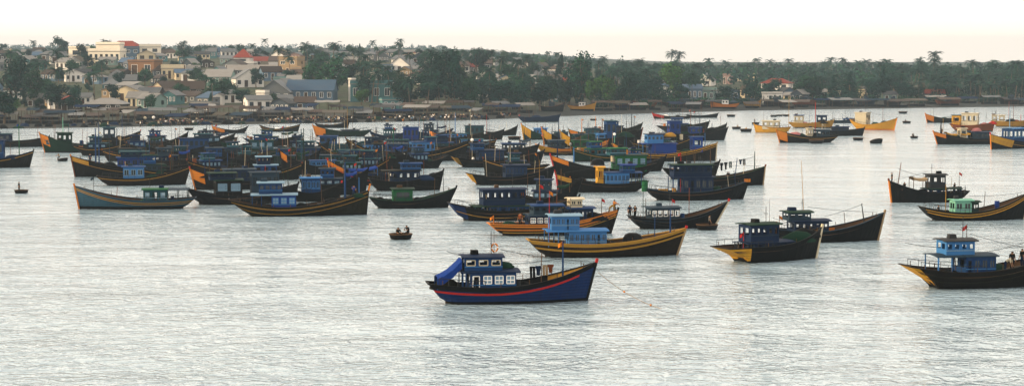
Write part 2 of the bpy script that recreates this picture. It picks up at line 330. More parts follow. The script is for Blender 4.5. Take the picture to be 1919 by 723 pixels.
def make_boat(S):
    rg = random.Random(S['xl']*7+S['yw'])
    bow = 1 if S.get('bow', 'R') == 'R' else -1; yaw = R(S.get('yaw', 6))
    xl, xr, yw = S['xl'], S['xr'], S['yw']; xc = (xl+xr)/2
    p0 = land(xc, yw) if S.get('beach') else at(xc, yw); s0 = proj(p0)[2]
    L0 = (xr-xl)/s0/max(.35, math.cos(yaw)); B = S.get('beam', min(4.6, L0*.275)); 
    L = L0 - B*abs(math.sin(yaw))*.5
    c = p0 + Vector((0, B*.42*math.cos(yaw)+abs(math.sin(yaw))*L*.12, 0)); c.x = (xc-W0/2)/F*(c-Vector((0, 0, CAMH))).dot(FWD)
    if S.get('beach'): c.z = ground(c.x, c.y)+.35
    _, yc, s = proj(c)
    fb, fm, fs = S.get('fb', 2.9), S.get('fm', 1.2), S.get('fs', 1.7)
    rb, rs = S.get('rb', 0.07*L), S.get('rs', 0.07*L); stw = S.get('stw', .6); bul = S.get('bul', .42)
    root = thing(S.get('name', 'fishing_boat'), S['label'], S.get('cat', 'boat'), c, yaw if bow > 0 else math.pi-yaw, S.get('group', 'fishing boats anchored in the harbour'))
    def half(u):
        if u > .45: return B/2*max(.02, 1-((u-.45)/.55)**2.5)
        return B/2*(1-(1-stw)*((.45-u)/.45)**2)
    def sheer(u): return fm+(fb-fm)*((u-.38)/.62)**1.9 if u > .38 else fm+(fs-fm)*((.38-u)/.38)**1.8
    def keel(u):
        k = -.65
        if u < .2: k = lerp(k, .30*fs, ((.2-u)/.2)**1.4)
        return k
    def hp(u, z, out=0.0):
        k, zs = keel(u), sheer(u); t = max(0, min(1, (z-k)/(zs-k))); pw = lerp(.30, .70, smooth((u-.55)/.45))
        x = -L/2+u*L - rb*(1-t)*smooth((u-.7)/.3) + rs*(1-t)*smooth((.25-u)/.25)
        return x, half(u)*(t**pw)+out
    us = [0, .015, .05, .1, .15, .2, .27, .34, .42, .5, .58, .66, .73, .79, .85, .9, .94, .97, .99, 1.0]
    boot, bw = S.get('bootz', .22), S.get('bw', .45)
    Hm, Bm, Tm = PH(S.get('hull', 'dark')), PH(S.get('boot', 'tar')), PH(S.get('band', S.get('hull', 'dark')))
    Cm = PH(S['cheek']) if S.get('cheek') else None; Am = PH(S['tail']) if S.get('tail') else None
    cu, tu, cw = S.get('cu', .80), S.get('tu', .12), S.get('cw', .95)
    mb = MB()
    def levels(u):
        k, zs = keel(u), sheer(u); zb = min(max(k+.02, boot), zs-.3); zt = max(zb+.05, zs-bw); zc = max(zb+.02, zs-cw)
        lv = [k, lerp(k, zb, .5), zb, max(zb+.03, min(zc, zt-.02)), zt, lerp(zt, zs, .5), zs]
        if zc > zt: lv[3] = lerp(zb, zt, .5)
        return lv
    for sd_ in (-1, 1):
        rows = [[(hp(u, z)[0], sd_*hp(u, z)[1], z) for z in levels(u)] for u in us]
        for i in range(len(us)-1):
            um = (us[i]+us[i+1])/2
            for j in range(6):
                mt = Bm if j < 2 else Hm if j < 4 else Tm
                if Cm and um > cu and j >= 3: mt = Cm
                if Am and um < tu and j >= 2: mt = Am
                q = [rows[i][j], rows[i+1][j], rows[i+1][j+1], rows[i][j+1]]
                mb.add(q if sd_ < 0 else q[::-1], [(0, 1, 2, 3)], mt)
    # transom and counter
    lv = levels(0); sec = [(hp(0, z)[0], hp(0, z)[1], z) for z in lv]; sec2 = [(x, -y, z) for x, y, z in sec]
    for j in range(6): mb.add([sec[j], sec[j+1], sec2[j+1], sec2[j]], [(0, 1, 2, 3)], PH(S.get('tr', S.get('tail', S.get('hull', 'dark')))) if j >= 1 else Bm)
    # inner bulwark
    for sd_ in (-1, 1):
        rows = [[(hp(u, sheer(u))[0], sd_*max(.01, half(u)-.1), sheer(u)), (hp(u, sheer(u)-bul)[0], sd_*max(.01, half(u)-.12), sheer(u)-bul)] for u in us]
        rows = rows if sd_ > 0 else [r[::-1] for r in rows]
        mb.grid(rows[:13], P(S.get('inner', 'wood'))); mb.grid(rows[12:], P(S.get('innerbow', S.get('inner', 'wood'))))
    bm_ = mb.mesh('hull'); me = bmesh.new(); me.from_mesh(bm_); bmesh.ops.remove_doubles(me, verts=me.verts, dist=.0005); me.to_mesh(bm_); me.free()
    hull = bpy.data.objects.new('hull', bm_); col.objects.link(hull); hull.parent = root
    q = MB(); rows = []
    for u in us:
        x, zs, hf = hp(u, sheer(u))[0], sheer(u), half(u)
        rows.append([(x, o, zz) for o, zz in ((hf+.06, zs-.01), (hf+.06, zs+.08), (max(.0, hf-.15), zs+.08), (max(.0, hf-.15), zs-.01))])
    for sd_ in (-1, 1): q.grid([[(x, sd_*y, z) for x, y, z in r] for r in rows], P(S.get('gun', S.get('band', S.get('hull', 'dark')))), True)
    x, zs, hf = rows[0][0][0], sheer(0), half(0); q.box((x+.02, 0, zs+.035), (.16, 2*hf, .09), P(S.get('gun', S.get('band', S.get('hull', 'dark')))))
    q.build('gunwale', hull)
    q = MB(); q.grid([[(hp(u, sheer(u)-bul)[0], lerp(-1, 1, j/4)*max(.01, half(u)-.1), sheer(u)-bul+.04*(1-abs(j-2)/2)) for j in range(5)] for u in us], P('deck')); q.build('deck', root)
    for d, hgt, key, *ue in S.get('strakes', []):
        for sd_ in (-1, 1):
            q = MB(); rows = []
            for u in us:
                z = sheer(u)-d*lerp(1, .8, u)
                if z-keel(u) < .1 or (ue and u > ue[0]): continue
                r = []
                for o, zz in ((.0, z-hgt/2), (.075, z-hgt/2), (.075, z+hgt/2), (.0, z+hgt/2)):
                    x, y = hp(u, zz); r.append((x+(.03 if u == 1 else 0), sd_*(y+o), zz))
                rows.append(r)
            q.grid(rows, P(key), True); q.build('rubbing_strake', hull)
    # stem
    q = MB(); pts = [(hp(1, z)[0]+.05, 0, z) for z in [lerp(-.6, fb, k/6) for k in range(7)]]; ext = S.get('stem', .35)
    pts.append((pts[-1][0]+ext*.25, 0, fb+ext)); sk = S.get('stemkey', S.get('hull', 'dark'))
    for a, b_ in zip(pts[:-2], pts[1:-1]): q.bar(a, b_, .2, .2, P(sk))
    q.bar(pts[-2], pts[-1], .22, .22, P(S.get('tip', sk))); q.build('stem_post', hull)
    q = MB(); q.box((hp(0, .2)[0]+rs*.75, 0, .05), (.5, .08, 1.3), P('wood')); q.build('rudder', root)
    # --- pictured positions on the boat's centre plane
    def X(px): return bow*((px-proj(c)[0])/s)/math.cos(yaw)
    def Z(py): return (yc-py)/s
    def deckz(x): u = max(0, min(1, x/L+.5)); return sheer(u)-bul
    det = s > 9.5
    def house(C, name, base=None):
        x0, x1 = sorted((X(C['a']), X(C['b']))); xm = (x0+x1)/2; u = max(.02, min(.98, xm/L+.5))
        z = base if base is not None else min(deckz(x0), deckz(xm), deckz(x1))
        h = max(.7, Z(C['top'])-z-.15); w = C.get('w', min(half(max(.05, min(.95, x0/L+.5)))-.25, half(max(.05, min(.95, x1/L+.5)))-.25, B*.36))
        w = max(.6, w)
        ov = list(C.get('over', (.3, .3)))
        cb = cabin(root, name, x0, x1, z, h, w, C['c'], C.get('n', 4), C.get('st', 'glass'), C.get('roof', C['c']), det, C.get('door'), ov, C.get('frame', C.get('c') if C.get('st') != 'white' else 'white'))
        if C.get('aft'):
            xa = X(C['aft']); xe = x0 if xa < x0 else x1; q = MB(); e0, e1 = sorted((xa, xe)); g = ov[0] if xa < x0 else -ov[1]
            roof_slab(q, e0-(0.1 if xa < x0 else -ov[1]-.002), e1-(ov[0]+.002 if xa < x0 else -.1), w+.2, z+h-.02, P(C.get('aroof', C.get('roof', C['c'])))); q.build('canopy', root)
            for sd_ in (-1, 1):
                for xx in ((xa+.1*(1 if xa < x0 else -1)), lerp(xa, xe, .5)):
                    q = MB(); zd = deckz(xx); q.box((xx, sd_*w, (zd+z+h)/2), (.09, .09, z+h-zd), P(C.get('post', C['c']))); q.build('canopy_post', root)
        if C.get('rail'):
            q = MB(); zz = z+h+.1
            for sd_ in (-1, 1):
                q.tube([(x0, sd_*w, zz+.5), (x1, sd_*w, zz+.5)], .025, P('paleblue'), 5)
                for k in range(6): q.tube([(lerp(x0, x1, k/5), sd_*w, zz-.05), (lerp(x0, x1, k/5), sd_*w, zz+.5)], .02, P('paleblue'), 5)
            q.build('roof_rail', root)
        if C.get('up'):
            U = dict(C['up']); U.setdefault('w', w*.82); house(U, 'wheelhouse', z+h+.06)
        return cb
    for i, C in enumerate(S.get('cabins', [])): house(C, 'cabin')
    for px, ytop, key, *rest in S.get('masts', []):
        x = X(px); zb = deckz(x)-.05; lean = rest[1] if len(rest) > 1 else 0.0; rr = rest[2] if len(rest) > 2 else .07; zt = Z(ytop)
        q = MB(); q.tube([(x, 0, zb), (x+lean*.5, 0, (zb+zt)/2), (x+lean, 0, zt)], [rr, rr*.85, rr*.55], P(key), 7); mo = q.build('mast', root)
        fl = rest[0] if rest else None
        if fl == 'lamp':
            q = MB(); q.lathe([(.001, -.3), (.17, -.26), (.29, -.1), (.3, .06), (.2, .24), (.06, .3), (.001, .3)], P('white'), 10, (x+lean, 0, zt)); q.build('globe_lamp', mo)
        elif fl:
            q = MB(); fw, fh = 0.40, 0.34; dx = rg.choice((-1, 1))
            q.grid([[(x+lean+dx*fw*k/6, .08*math.sin(k*1.3), zt-.05-fh*j/3-.22*(k/6)**1.5) for k in range(7)] for j in range(4)], cloth(fl)); q.build('flag', mo)
    for (ax, ay), (bx, by), *r in S.get('lines', []):
        sag = r[0] if r else .25; A, Bq = Vector((X(ax), 0, Z(ay))), Vector((X(bx), 0, Z(by)))
        q = MB(); q.tube([A.lerp(Bq, k/10)-Vector((0, 0, sag*4*(k/10)*(1-k/10))) for k in range(11)], .022 if s > 12 else .03, P('dkgrey'), 5); q.build('rigging_line', root)
    for A in S.get('awn', []):
        x0, x1, z0, z1 = X(A['a']), X(A['b']), Z(A['ta']), Z(A['tb']); w = A.get('w', B*.36); q = MB(); nx = 9
        g = [[(lerp(x0, x1, i/(nx-1)), lerp(-w, w, j/6), lerp(z0, z1, i/(nx-1)) + .16*(1-(j/3-1)**2) - .2*math.sin(math.pi*i/(nx-1))*A.get('sag', 1) + .04*math.sin(i*2.1+j*1.7)) for j in range(7)] for i in range(nx)]
        sk_ = A.get('skirt', .22); g = [[(r[0][0], r[0][1]*1.02, r[0][2]-sk_)]+r+[(r[-1][0], r[-1][1]*1.02, r[-1][2]-sk_)] for r in g]
        q.grid(g, cloth(A['c'])); q.grid([[(x, y, z-.025) for x, y, z in r][::-1] for r in g], cloth(A['c'])); q.build('awning', root)
        for sd_ in (-1, 1):
            for e in (0, 1):
                if A.get('nopost') == e: continue
                xx, zz = (x0, z0) if e == 0 else (x1, z1); zd = deckz(xx)
                q = MB(); q.tube([(xx, sd_*w*.96, zd-.03), (xx, sd_*w*.96, zz)], .045, P(A.get('post', 'wood')), 6); q.build('awning_post', root)
    for k in range(S.get('stanch', 0)):
        u = .08+.84*k/max(1, S['stanch']-1)
        for sd_ in (-1, 1):
            q = MB(); x = hp(u, sheer(u))[0]; q.tube([(x, sd_*(half(u)-.05), sheer(u)), (x, sd_*(half(u)-.05), sheer(u)+.45)], .035, P('wood'), 5)
            q.build('bollard', root)
    gear = S.get('gear', 3 if s < 13 else 1)
    for k in range(gear):
        x = rg.uniform(-.42, .34)*L; zb = deckz(x); hh = rg.uniform(1.6, 4.2); y = rg.uniform(-.5, .5)*half(x/L+.5); q = MB()
        q.tube([(x, y, zb-.05), (x+rg.uniform(-.3, .3), y, zb+hh)], [.05, .035], P(rg.choice(['wood', 'dkgrey', 'blue', 'rust', 'cream', 'wood'])), 5); q.build('pole', root)
    if gear:
        for sd_ in (-1, 1):
            u0, u1 = .06, rg.uniform(.3, .5); q = MB(); pts = [(hp(u, sheer(u))[0], sd_*(half(u)-.08), sheer(u)+.62) for u in [lerp(u0, u1, k/5) for k in range(6)]]; q.tube(pts, .03, P('dkgrey'), 5)
            for p_ in pts: q.tube([(p_[0], p_[1], p_[2]-.6), p_], .025, P('dkgrey'), 4)
            q.build('handrail', root)
        if S.get('cabins'):
            C = S['cabins'][0]; T_ = C.get('up', C); xa, xb = sorted((X(T_['a']), X(T_['b']))); zt = Z(T_['top'])+.02
            q = MB(); ky = rg.choice(['dkgrey', 'navy', 'wood', 'slate', 'black']); q.box((lerp(xa, xb, rg.uniform(.2, .4)), rg.uniform(-.2, .2), zt+.2), (rg.uniform(.5, 1.0), rg.uniform(.4, .8), .4), P(ky), 0, .9); q.build('roof_locker', root)
            q = MB(); xx = lerp(xa, xb, .75); q.tube([(xx, 0, zt-.1), (xx, 0, zt+rg.uniform(1.0, 2.2))], .03, P('dkgrey'), 5); q.bar((xx, -.4, zt+.9), (xx, .4, zt+.9), .04, .04, P('dkgrey')); q.build('antenna', root)
            xs_ = lerp(xa, xb, .5); q = MB(); x9 = hp(.97, 1)[0]; za = sheer(.97); q.tube([Vector((xb, 0, zt+.4)).lerp(Vector((x9, 0, za+.3)), k/8)-Vector((0, 0, .5*4*k/8*(1-k/8)*.3)) for k in range(9)], .02, P('dkgrey'), 4); q.build('stay_rope', root)
    rec = Boat(); rec.S, rec.root, rec.X, rec.Z, rec.deckz, rec.half, rec.L, rec.B, rec.s, rec.c, rec.sheer = S, root, X, Z, deckz, half, L, B, s, c, sheer
    rec.rz = root.rotation_euler.z
    def wp(px, py=None, y=0.0, z=None):
        x = X(px); zz = z if z is not None else (Z(py) if py is not None else deckz(x)+.03)
        return root.matrix_basis @ Vector((x, y, zz))
    rec.wp = wp
    for kind, key, px, *r in S.get('cargo', []):
        nm = {'heap': 'net_heap', 'crate': 'crate', 'drum': 'oil_drum'}[kind]
        what = {'heap': 'heaped fishing net', 'crate': 'slatted crate', 'drum': 'ribbed drum'}[kind]
        scl = r[0] if r else 1.0; z = r[1] if len(r) > 1 else None
        o = inst(cargo_mesh(kind, key), nm, None, wp(px, None, rg.uniform(-.5, .5) if z is None else 0, None if z is None else Z(z)), rec.rz+rg.uniform(-.4, .4), scl)
        tag(o, f"{KEYWORD[key]} {what} on {S['ref']}", {'heap': 'net', 'crate': 'crate', 'drum': 'drum'}[kind], 'deck cargo on '+S['ref'])
    BOATS.append(rec); return rec

Y2 = [(.45, .13, 'yellow'), (1.05, .11, 'ochre')]
Y1 = [(.40, .10, 'ochre')]
def boat(ref, label, xl, xr, yw, **k): return make_boat(dict(ref=ref, label=label, xl=xl, xr=xr, yw=yw, **k))
# ---- nearest boats
A = boat('the blue boat with the red stripe', 'blue boat with a long red stripe and white window frames, nearest of all', 797, 1122, 571, yaw=8, fb=3.2, fm=1.38, fs=1.7,
    hull='hullblue', boot='tar', band='black', bw=.34, gun='black', tip='red', stem=.35, stemkey='black', inner='dark', innerbow='ochre', bootz=.24, strakes=[(.56, .17, 'red', .9)], tr='navy', beam=4.0,
    cabins=[dict(a=878, b=963, top=503, c='blue', n=3, st='white', door=0, roof='navy', aft=862, post='blue', over=(.2, .35),
                 up=dict(a=868, b=938, top=476, c='blue', n=3, st='open', frame='cream', roof='navy', over=(.25, .2)))],
    awn=[dict(a=818, b=863, ta=517, tb=484, c='cobalt', post='blue', w=1.25, nopost=1, skirt=.6)], masts=[(1055, 452, 'blue', 'orange', 0, .09), (926, 432, 'dkgrey', None, 0, .03)],
    lines=[((1055, 484), (940, 494), .12), ((868, 478), (838, 468), .03)], cargo=[('heap', 'olive', 838, 1.3), ('heap', 'dkgreen', 945, .8, 500), ('heap', 'black', 985, .8), ('drum', 'dkgrey', 970, .9)], stanch=6)
Bb = boat('the sky blue cabin boat', 'dark boat with double yellow strakes and a big sky blue two-storey cabin', 985, 1290, 483, yaw=7, fb=2.75, fm=1.35, fs=1.75, bow='R',
    hull='brown', band='brown', strakes=[(.16, .26, 'ochre'), (.72, .2, 'ochre')], gun='ochre', tip='red', stem=.3, stemkey='tan', tr='brown', beam=4.3,
    cabins=[dict(a=1062, b=1132, top=428, c='sky', n=6, st='glass', door=5, roof='sky', aft=1022, post='sky', over=(.2, .25), up=dict(a=1030, b=1082, top=400, c='sky', n=5, st='glass', door=3, roof='paleblue', w=1.25))],
    masts=[(1257, 392, 'blue', None, 0, .09), (1029, 356, 'red', 'orange', 0, .04)], cargo=[('heap', 'black', 1140, 1.0), ('heap', 'dkgrey', 1020, .9)], stanch=7)
Cc = boat('the orange striped boat', 'orange striped boat with white cabin windows, half hidden by the sky blue cabin', 912, 1162, 442, yaw=10, fb=2.7, fm=1.25, fs=1.35,
    hull='dark', strakes=[(.2, .2, 'orange'), (.62, .16, 'orange'), (.95, .12, 'ochre')], gun='orange', tr='orange', stemkey='dark',
    cabins=[dict(a=988, b=1040, top=400, c='navy', n=4, st='white', roof='slate', over=(.2, .3), up=dict(a=996, b=1050, top=382, c='slate', n=4, st='open', roof='blue')), dict(a=1062, b=1108, top=388, c='navy', n=3, st='open', roof='blue', up=dict(a=1066, b=1088, top=371, c='cream', n=2, st='glass', roof='cream'))],
    masts=[(925, 402, 'orange', 'orange', 0, .08), (1012, 345, 'red', 'red', 0, .03), (1128, 372, 'wood', 'red', 0, .05)], cargo=[('heap', 'dkgreen', 955, 1.1), ('heap', 'black', 1115, 1.5)], stanch=5)
Dd = boat('the boat with a blue stern panel', 'dark boat with a bright blue stern panel, left of the orange striped boat', 838, 1090, 414, yaw=12, fb=2.8, fm=1.2, fs=2.2,
    hull='dark', tail='hullblue', tr='hullblue', tu=.10, gun='dark', stanch=5,
    cabins=[dict(a=912, b=1000, top=383, c='blue', n=4, st='glass', door=1, roof='dkgreen', aft=885, up=dict(a=902, b=980, top=352, c='navy', n=6, st='open', roof='navy'))],
    masts=[(1011, 300, 'ochre', None, 0, .03)], cargo=[('heap', 'black', 890, 1.2), ('crate', 'white', 870, 1)], strakes=[(.9, .09, 'ochre')])
Ee = boat('the low black boat', 'low black boat with a sharp upswept bow and white windowed slate cabin', 1175, 1370, 429, yaw=12, fb=3.1, fm=1.15, fs=1.5,
    hull='black', strakes=[(.3, .06, 'slate')], gun='dkgrey', stemkey='cream', tip='red', rb=2.2, stw=.7, tr='black',
    cabins=[dict(a=1215, b=1268, top=386, c='slate', n=5, st='open', roof='slate', frame='white', over=(.6, .2))], masts=[(1204, 352, 'dkgreen', None, 0, .05), (1259, 372, 'red', 'red', 0, .04), (1209, 370, 'wood', None, 0, .05)],
    cargo=[('drum', 'blue', 1280, .9), ('crate', 'white', 1190, 1), ('crate', 'paleblue', 1200, 1)], stanch=4)
Ff = boat('the boat with the wide yellow stern', 'black boat showing a wide flat yellow stern board at its left end', 1335, 1556, 492, yaw=26, fb=3.1, fm=1.55, fs=1.5,
    hull='black', tail='yellow', tr='yellow', tu=.22, stw=.86, rs=2.4, gun='black', stemkey='cream', beam=4.2, cu=.9,
    cabins=[dict(a=1400, b=1475, top=450, c='navy', n=4, st='glass', door=0, roof='navy', aft=1384, post='dkgrey', over=(.2, .2), w=1.2, up=dict(a=1392, b=1448, top=416, c='navy', n=5, st='open', roof='dkgreen', w=1.1))],
    masts=[(1390, 432, 'red', 'red', 0, .05), (1441, 372, 'dkgrey', None, 0, .025)], cargo=[('heap', 'dkgreen', 1500, 1.7), ('heap', 'black', 1520, 1.5)], stanch=4)
Gg = boat('the boat with the tall antenna', 'black boat with a tall whip antenna and a slanting bow pole, behind the yellow stern', 1425, 1664, 455, yaw=10, fb=3.1, fm=1.2, fs=1.7,
    hull='black', gun='slate', stemkey='tan', rb=.9, cabins=[dict(a=1480, b=1545, top=410, c='navy', n=4, st='open', door=2, roof='navy', up=dict(a=1470, b=1512, top=394, c='slate', n=3, st='open', roof='dkgreen', w=1.2))],
    masts=[(1507, 300, 'ochre', None, -.5, .04), (1622, 382, 'dkgrey', None, -.35, .08), (1458, 402, 'rust', 'orange', 0, .05)], lines=[((1619, 383), (1545, 405), .1)],
    cargo=[('drum', 'cobalt', 1533, 1.1), ('drum', 'slate', 1538, 1.1), ('crate', 'orange', 1560, 1.2)], stanch=4)
Hh = boat('the boat cut off at the right edge', 'dark boat with a yellow stern and blue wheelhouse, running off the right edge', 1685, 1990, 542, yaw=10, fb=2.9, fm=1.45, fs=2.0,
    hull='dark', tail='yellow', tu=.07, tr='yellow', stw=.72, rs=2.2, gun='brown', strakes=[(.55, .10, 'olive'), (1.0, .10, 'olive')], beam=4.2,
    cabins=[dict(a=1795, b=1853, top=474, c='blue', n=3, st='glass', door=0, roof='slate', aft=1740, post='sky', over=(.2, .25), up=dict(a=1760, b=1815, top=446, c='sky', n=4, st='open', roof='dkgrey', w=1.1))],
    masts=[(1809, 420, 'wood', 'red', 0, .05)], lines=[((1853, 470), (1935, 452), .1), ((1755, 462), (1690, 452), .05)], cargo=[('heap', 'dkgreen', 1868, 1.2), ('heap', 'black', 1780, .8)], stanch=6)
Ii = boat('the boat pointing left by itself', 'black boat with crew pointing left, orange edged stem and pole at the bow', 1660, 1818, 380, bow='L', yaw=-12, fb=3.1, fm=1.3, fs=1.5,
    hull='black', stemkey='orange', tip='rust', gun='black', cheek=None, rb=.5, cabins=[dict(a=1735, b=1770, top=352, c='navy', n=2, st='open', roof='dkgreen', aft=1798, up=dict(a=1738, b=1768, top=326, c='dkgrey', n=2, st='open', roof='dkgrey', w=.9))],
    awn=[dict(a=1706, b=1733, ta=332, tb=334, c='tan', post='wood', w=.8)], masts=[(1679, 304, 'rust', None, -.5, .07), (1800, 323, 'wood', 'red', 0, .04)], lines=[((1679, 315), (1738, 332), .1)],
    cargo=[('drum', 'slate', 1803, 1.2), ('heap', 'black', 1725, 1.2)], stanch=3)
Jj = boat('the mint cabin boat', 'long dark boat with thin yellow strakes and a small mint green cabin', 1720, 1932, 414, yaw=8, fb=3.3, fm=1.0, fs=1.7,
    hull='dark', strakes=[(.25, .13, 'ochre'), (.6, .10, 'yellow')], gun='olive', stemkey='cream', tr='dark', rb=.6, cabins=[dict(a=1783, b=1815, top=373, c='mint', n=2, st='glass', roof='mint', w=.95), dict(a=1817, b=1829, top=376, c='dkgreen', n=1, st='open', roof='dkgreen', w=.9)],
    masts=[(1770, 345, 'ochre', None, 0, .06)], cargo=[('drum', 'cobalt', 1872, 1.1), ('heap', 'black', 1758, .9)], stanch=4)
Kk = boat('the grey-blue boat on the left', 'grey-blue boat pointing left with a green cabin and flat stern canopy', 141, 368, 393, bow='L', yaw=-6, fb=3.15, fm=1.15, fs=1.45,
    hull='greyblue', boot='tar', bootz=.4, strakes=[(.35, .09, 'ochre'), (.62, .07, 'ochre')], gun='slate', stemkey='orange', tip='orange', tr='greyblue', rb=.7,
    cabins=[dict(a=270, b=313, top=353, c='teal', n=2, st='shut', door=1, roof='green', aft=352, aroof='slate', post='dkgreen', over=(.2, .25), frame='dkgreen', w=1.3)], masts=[(178, 330, 'dkgrey', 'slate', 0, .04)],
    cargo=[('drum', 'navy', 322, .9), ('heap', 'green', 266, .6)], stanch=5)
Ll = boat('the long brown boat', 'long dark brown boat with a thick blue mast, foremost of the left cluster', 428, 692, 406, yaw=7, fb=3.15, fm=1.15, fs=2.15,
    hull='olive', strakes=[(.3, .09, 'ochre'), (.6, .06, 'olive'), (.95, .06, 'ochre')], gun='brown', stemkey='dark', tip='orange', stem=.9, tr='olive', rb=.4, rs=1.9,
    cabins=[dict(a=510, b=555, top=362, c='cobalt', n=3, st='white', frame='sky', roof='paleblue', aft=473, post='blue', over=(.2, .25), aroof='paleblue', up=dict(a=487, b=530, top=340, c='blue', n=4, st='glass', roof='paleblue', w=1.2))],
    masts=[(646, 305, 'blue', None, 0, .15), (672, 333, 'sky', None, 0, .08)], cargo=[('heap', 'black', 568, 1.2), ('heap', 'dkgreen', 670, .9), ('crate', 'grey', 600, 1.1), ('heap', 'dark', 620, 1.2)], stanch=8)
Mm = boat('the boat with pale shutters', 'black boat with two pale blue shuttered windows, between the grey-blue and brown boats', 350, 560, 384, yaw=14, fb=2.7, fm=1.2, fs=2.3,
    hull='black', gun='black', tr='black', cabins=[dict(a=405, b=452, top=335, c='dark', n=2, st='shut', frame='paleblue', roof='dkgreen', up=dict(a=395, b=440, top=322, c='navy', n=4, st='open', roof='dkgreen')), dict(a=470, b=520, top=322, c='slate', n=4, st='glass', roof='slate')],
    masts=[(436, 300, 'dkgreen', None, 0, .06), (494, 310, 'red', None, .2, .04)], cargo=[('heap', 'black', 388, 1.0)], stanch=4)
Nn = boat('the boat with the orange prow beside the grey-blue boat', 'dark boat with a red tipped orange prow rising behind the grey-blue boat', 357, 520, 356, bow='L', yaw=-14, fb=3.3, fm=1.3, fs=1.7, hull='dark', cheek='orange', stemkey='orange', tip='red', cu=.84, cw=1.6,
    cabins=[dict(a=420, b=475, top=316, c='navy', n=4, st='glass', roof='slate')], cargo=[('heap', 'black', 390, 1.3), ('heap', 'dkgreen', 485, 1.3)], masts=[(395, 296, 'wood', None, 0, .05)])
Oo = boat('the big boat with the ochre bow', 'big black boat pointing left, ochre bow panel, tall blue poles on deck', 135, 352, 332, bow='L', yaw=-9, fb=3.6, fm=1.5, fs=2.0,
    hull='dark', cheek='ochre', cu=.87, cw=.8, stemkey='rust', tip='orange', gun='brown', rb=.8, strakes=[(.9, .07, 'ochre')],
    cabins=[dict(a=222, b=285, top=294, c='cobalt', n=5, st='glass', roof='blue', up=dict(a=228, b=276, top=283, c='navy', n=4, st='open', roof='teal'))], masts=[(182, 240, 'blue', None, 0, .14), (188, 245, 'blue', 'cream', 0, .12), (207, 262, 'slate', None, 0, .07), (350, 268, 'wood', None, 0, .05)],
    cargo=[('heap', 'black', 205, 1.5), ('heap', 'dkgreen', 300, 1.6), ('crate', 'tan', 285, 1.3)], stanch=5)
Pp = boat('the brown boat with the pale cabin', 'dark brown boat with a small light blue cabin, before the ochre bow boat', 182, 356, 348, yaw=9, fb=2.9, fm=1.1, fs=1.5,
    hull='brown', strakes=[(.25, .09, 'ochre')], gun='brown', tr='brown', cabins=[dict(a=233, b=270, top=311, c='sky', n=3, st='glass', roof='blue', frame='paleblue')], cargo=[('heap', 'dkgreen', 285, 1.2), ('heap', 'black', 215, 1.0), ('crate', 'tan', 315, 1)], masts=[(302, 300, 'wood', None, 0, .04)])
Qq = boat('the boat cut off at the left edge', 'dark boat with a blue cabin running off the left edge', -80, 62, 315, yaw=8, fb=3.1, fm=1.5, fs=1.8, hull='dark', gun='navy', cabins=[dict(a=-60, b=8, top=262, c='blue', n=4, st='glass', roof='navy')], masts=[(35, 232, 'green', 'cobalt', 0, .10)], cargo=[('heap', 'navy', 22, 1.4)], strakes=Y1)
Rr = boat('the boat with the orange prow at far left', 'dark green boat whose square orange prow stands out against the beach, far left', 76, 232, 286, bow='L', yaw=-10, fb=4.2, fm=1.5, fs=2.0, hull='dkgreen', cheek='orange', cu=.88, cw=2.2, stemkey='orange', tip='orange',
    cabins=[dict(a=90, b=126, top=262, c='teal', n=3, st='glass', roof='grey'), dict(a=110, b=136, top=248, c='dkgreen', n=3, st='open', roof='dkgreen')], masts=[(104, 225, 'wood', None, 0, .06), (120, 220, 'mint', None, 0, .11), (130, 230, 'teal', None, 0, .08)], cargo=[('drum', 'blue', 153, 1.5), ('crate', 'white', 107, 1.5)])
Q2 = boat('the boat under the blue flag', 'long low dark boat moored under the left beach stalls', -30, 92, 276, yaw=5, fb=2.4, fm=1.3, fs=1.6, hull='dark', cabins=[dict(a=-10, b=22, top=250, c='navy', n=3, st='glass', roof='teal')])
Ss = boat('the boat with a red bow tip near the beach', 'dark boat with a yellow strake and small red bow tip, just off the left beach', 176, 263, 272, yaw=10, fb=3.3, fm=1.6, fs=1.8, hull='olive', strakes=[(.7, .13, 'ochre')], tip='red', stemkey='dark',
    cabins=[dict(a=195, b=216, top=238, c='slate', n=2, st='open', roof='teal')], masts=[(229, 215, 'blue', None, 0, .07), (236, 232, 'slate', None, 0, .06), (187, 228, 'blue', 'cream', 0, .1)], cargo=[('heap', 'black', 225, 1.3)])
# ---- sampans off the left beach
def low(ref, label, xl, xr, yw, **k):
    k.setdefault('fb', 2.0); k.setdefault('fm', .8); k.setdefault('fs', 1.1); k.setdefault('name', 'sampan'); k.setdefault('group', 'open boats off the beach'); k.setdefault('bul', .3)
    return boat(ref, label, xl, xr, yw, **k)
low('the orange nosed open boat', 'open dark boat with an orange nose off the left beach', 398, 466, 250, bow='L', yaw=-6, hull='dark', cheek='orange', cu=.62, stemkey='orange', fs=2.0)
low('the open boat with both ends raised', 'slim open boat, both ends swept up, right of the orange nosed one', 486, 562, 247, yaw=5, hull='dark', fs=1.9, strakes=[(.3, .1, 'ochre')], cargo=[('heap', 'white', 520, 1.0), ('heap', 'tan', 540, .8)])
low('the slate boat with the orange bow', 'slate and green boat with a bright orange bow below the beach crowd', 586, 696, 256, bow='L', yaw=-7, hull='dkgreen', cheek='orange', cu=.8, cw=2.5, stemkey='orange', fb=3.0, fm=1.2, fs=1.7, cabins=[dict(a=640, b=672, top=243, c='slate', n=4, st='glass', roof='slate')], masts=[(651, 200, 'ochre', 'grey', 0, .07)])
low('the dark hull by the beach crowd', 'plain dark hull drawn up below the beach crowd', 590, 655, 240, yaw=4, hull='dark', fs=1.3, cargo=[('crate', 'rust', 612, 1.4), ('crate', 'tan', 630, 1.4)])
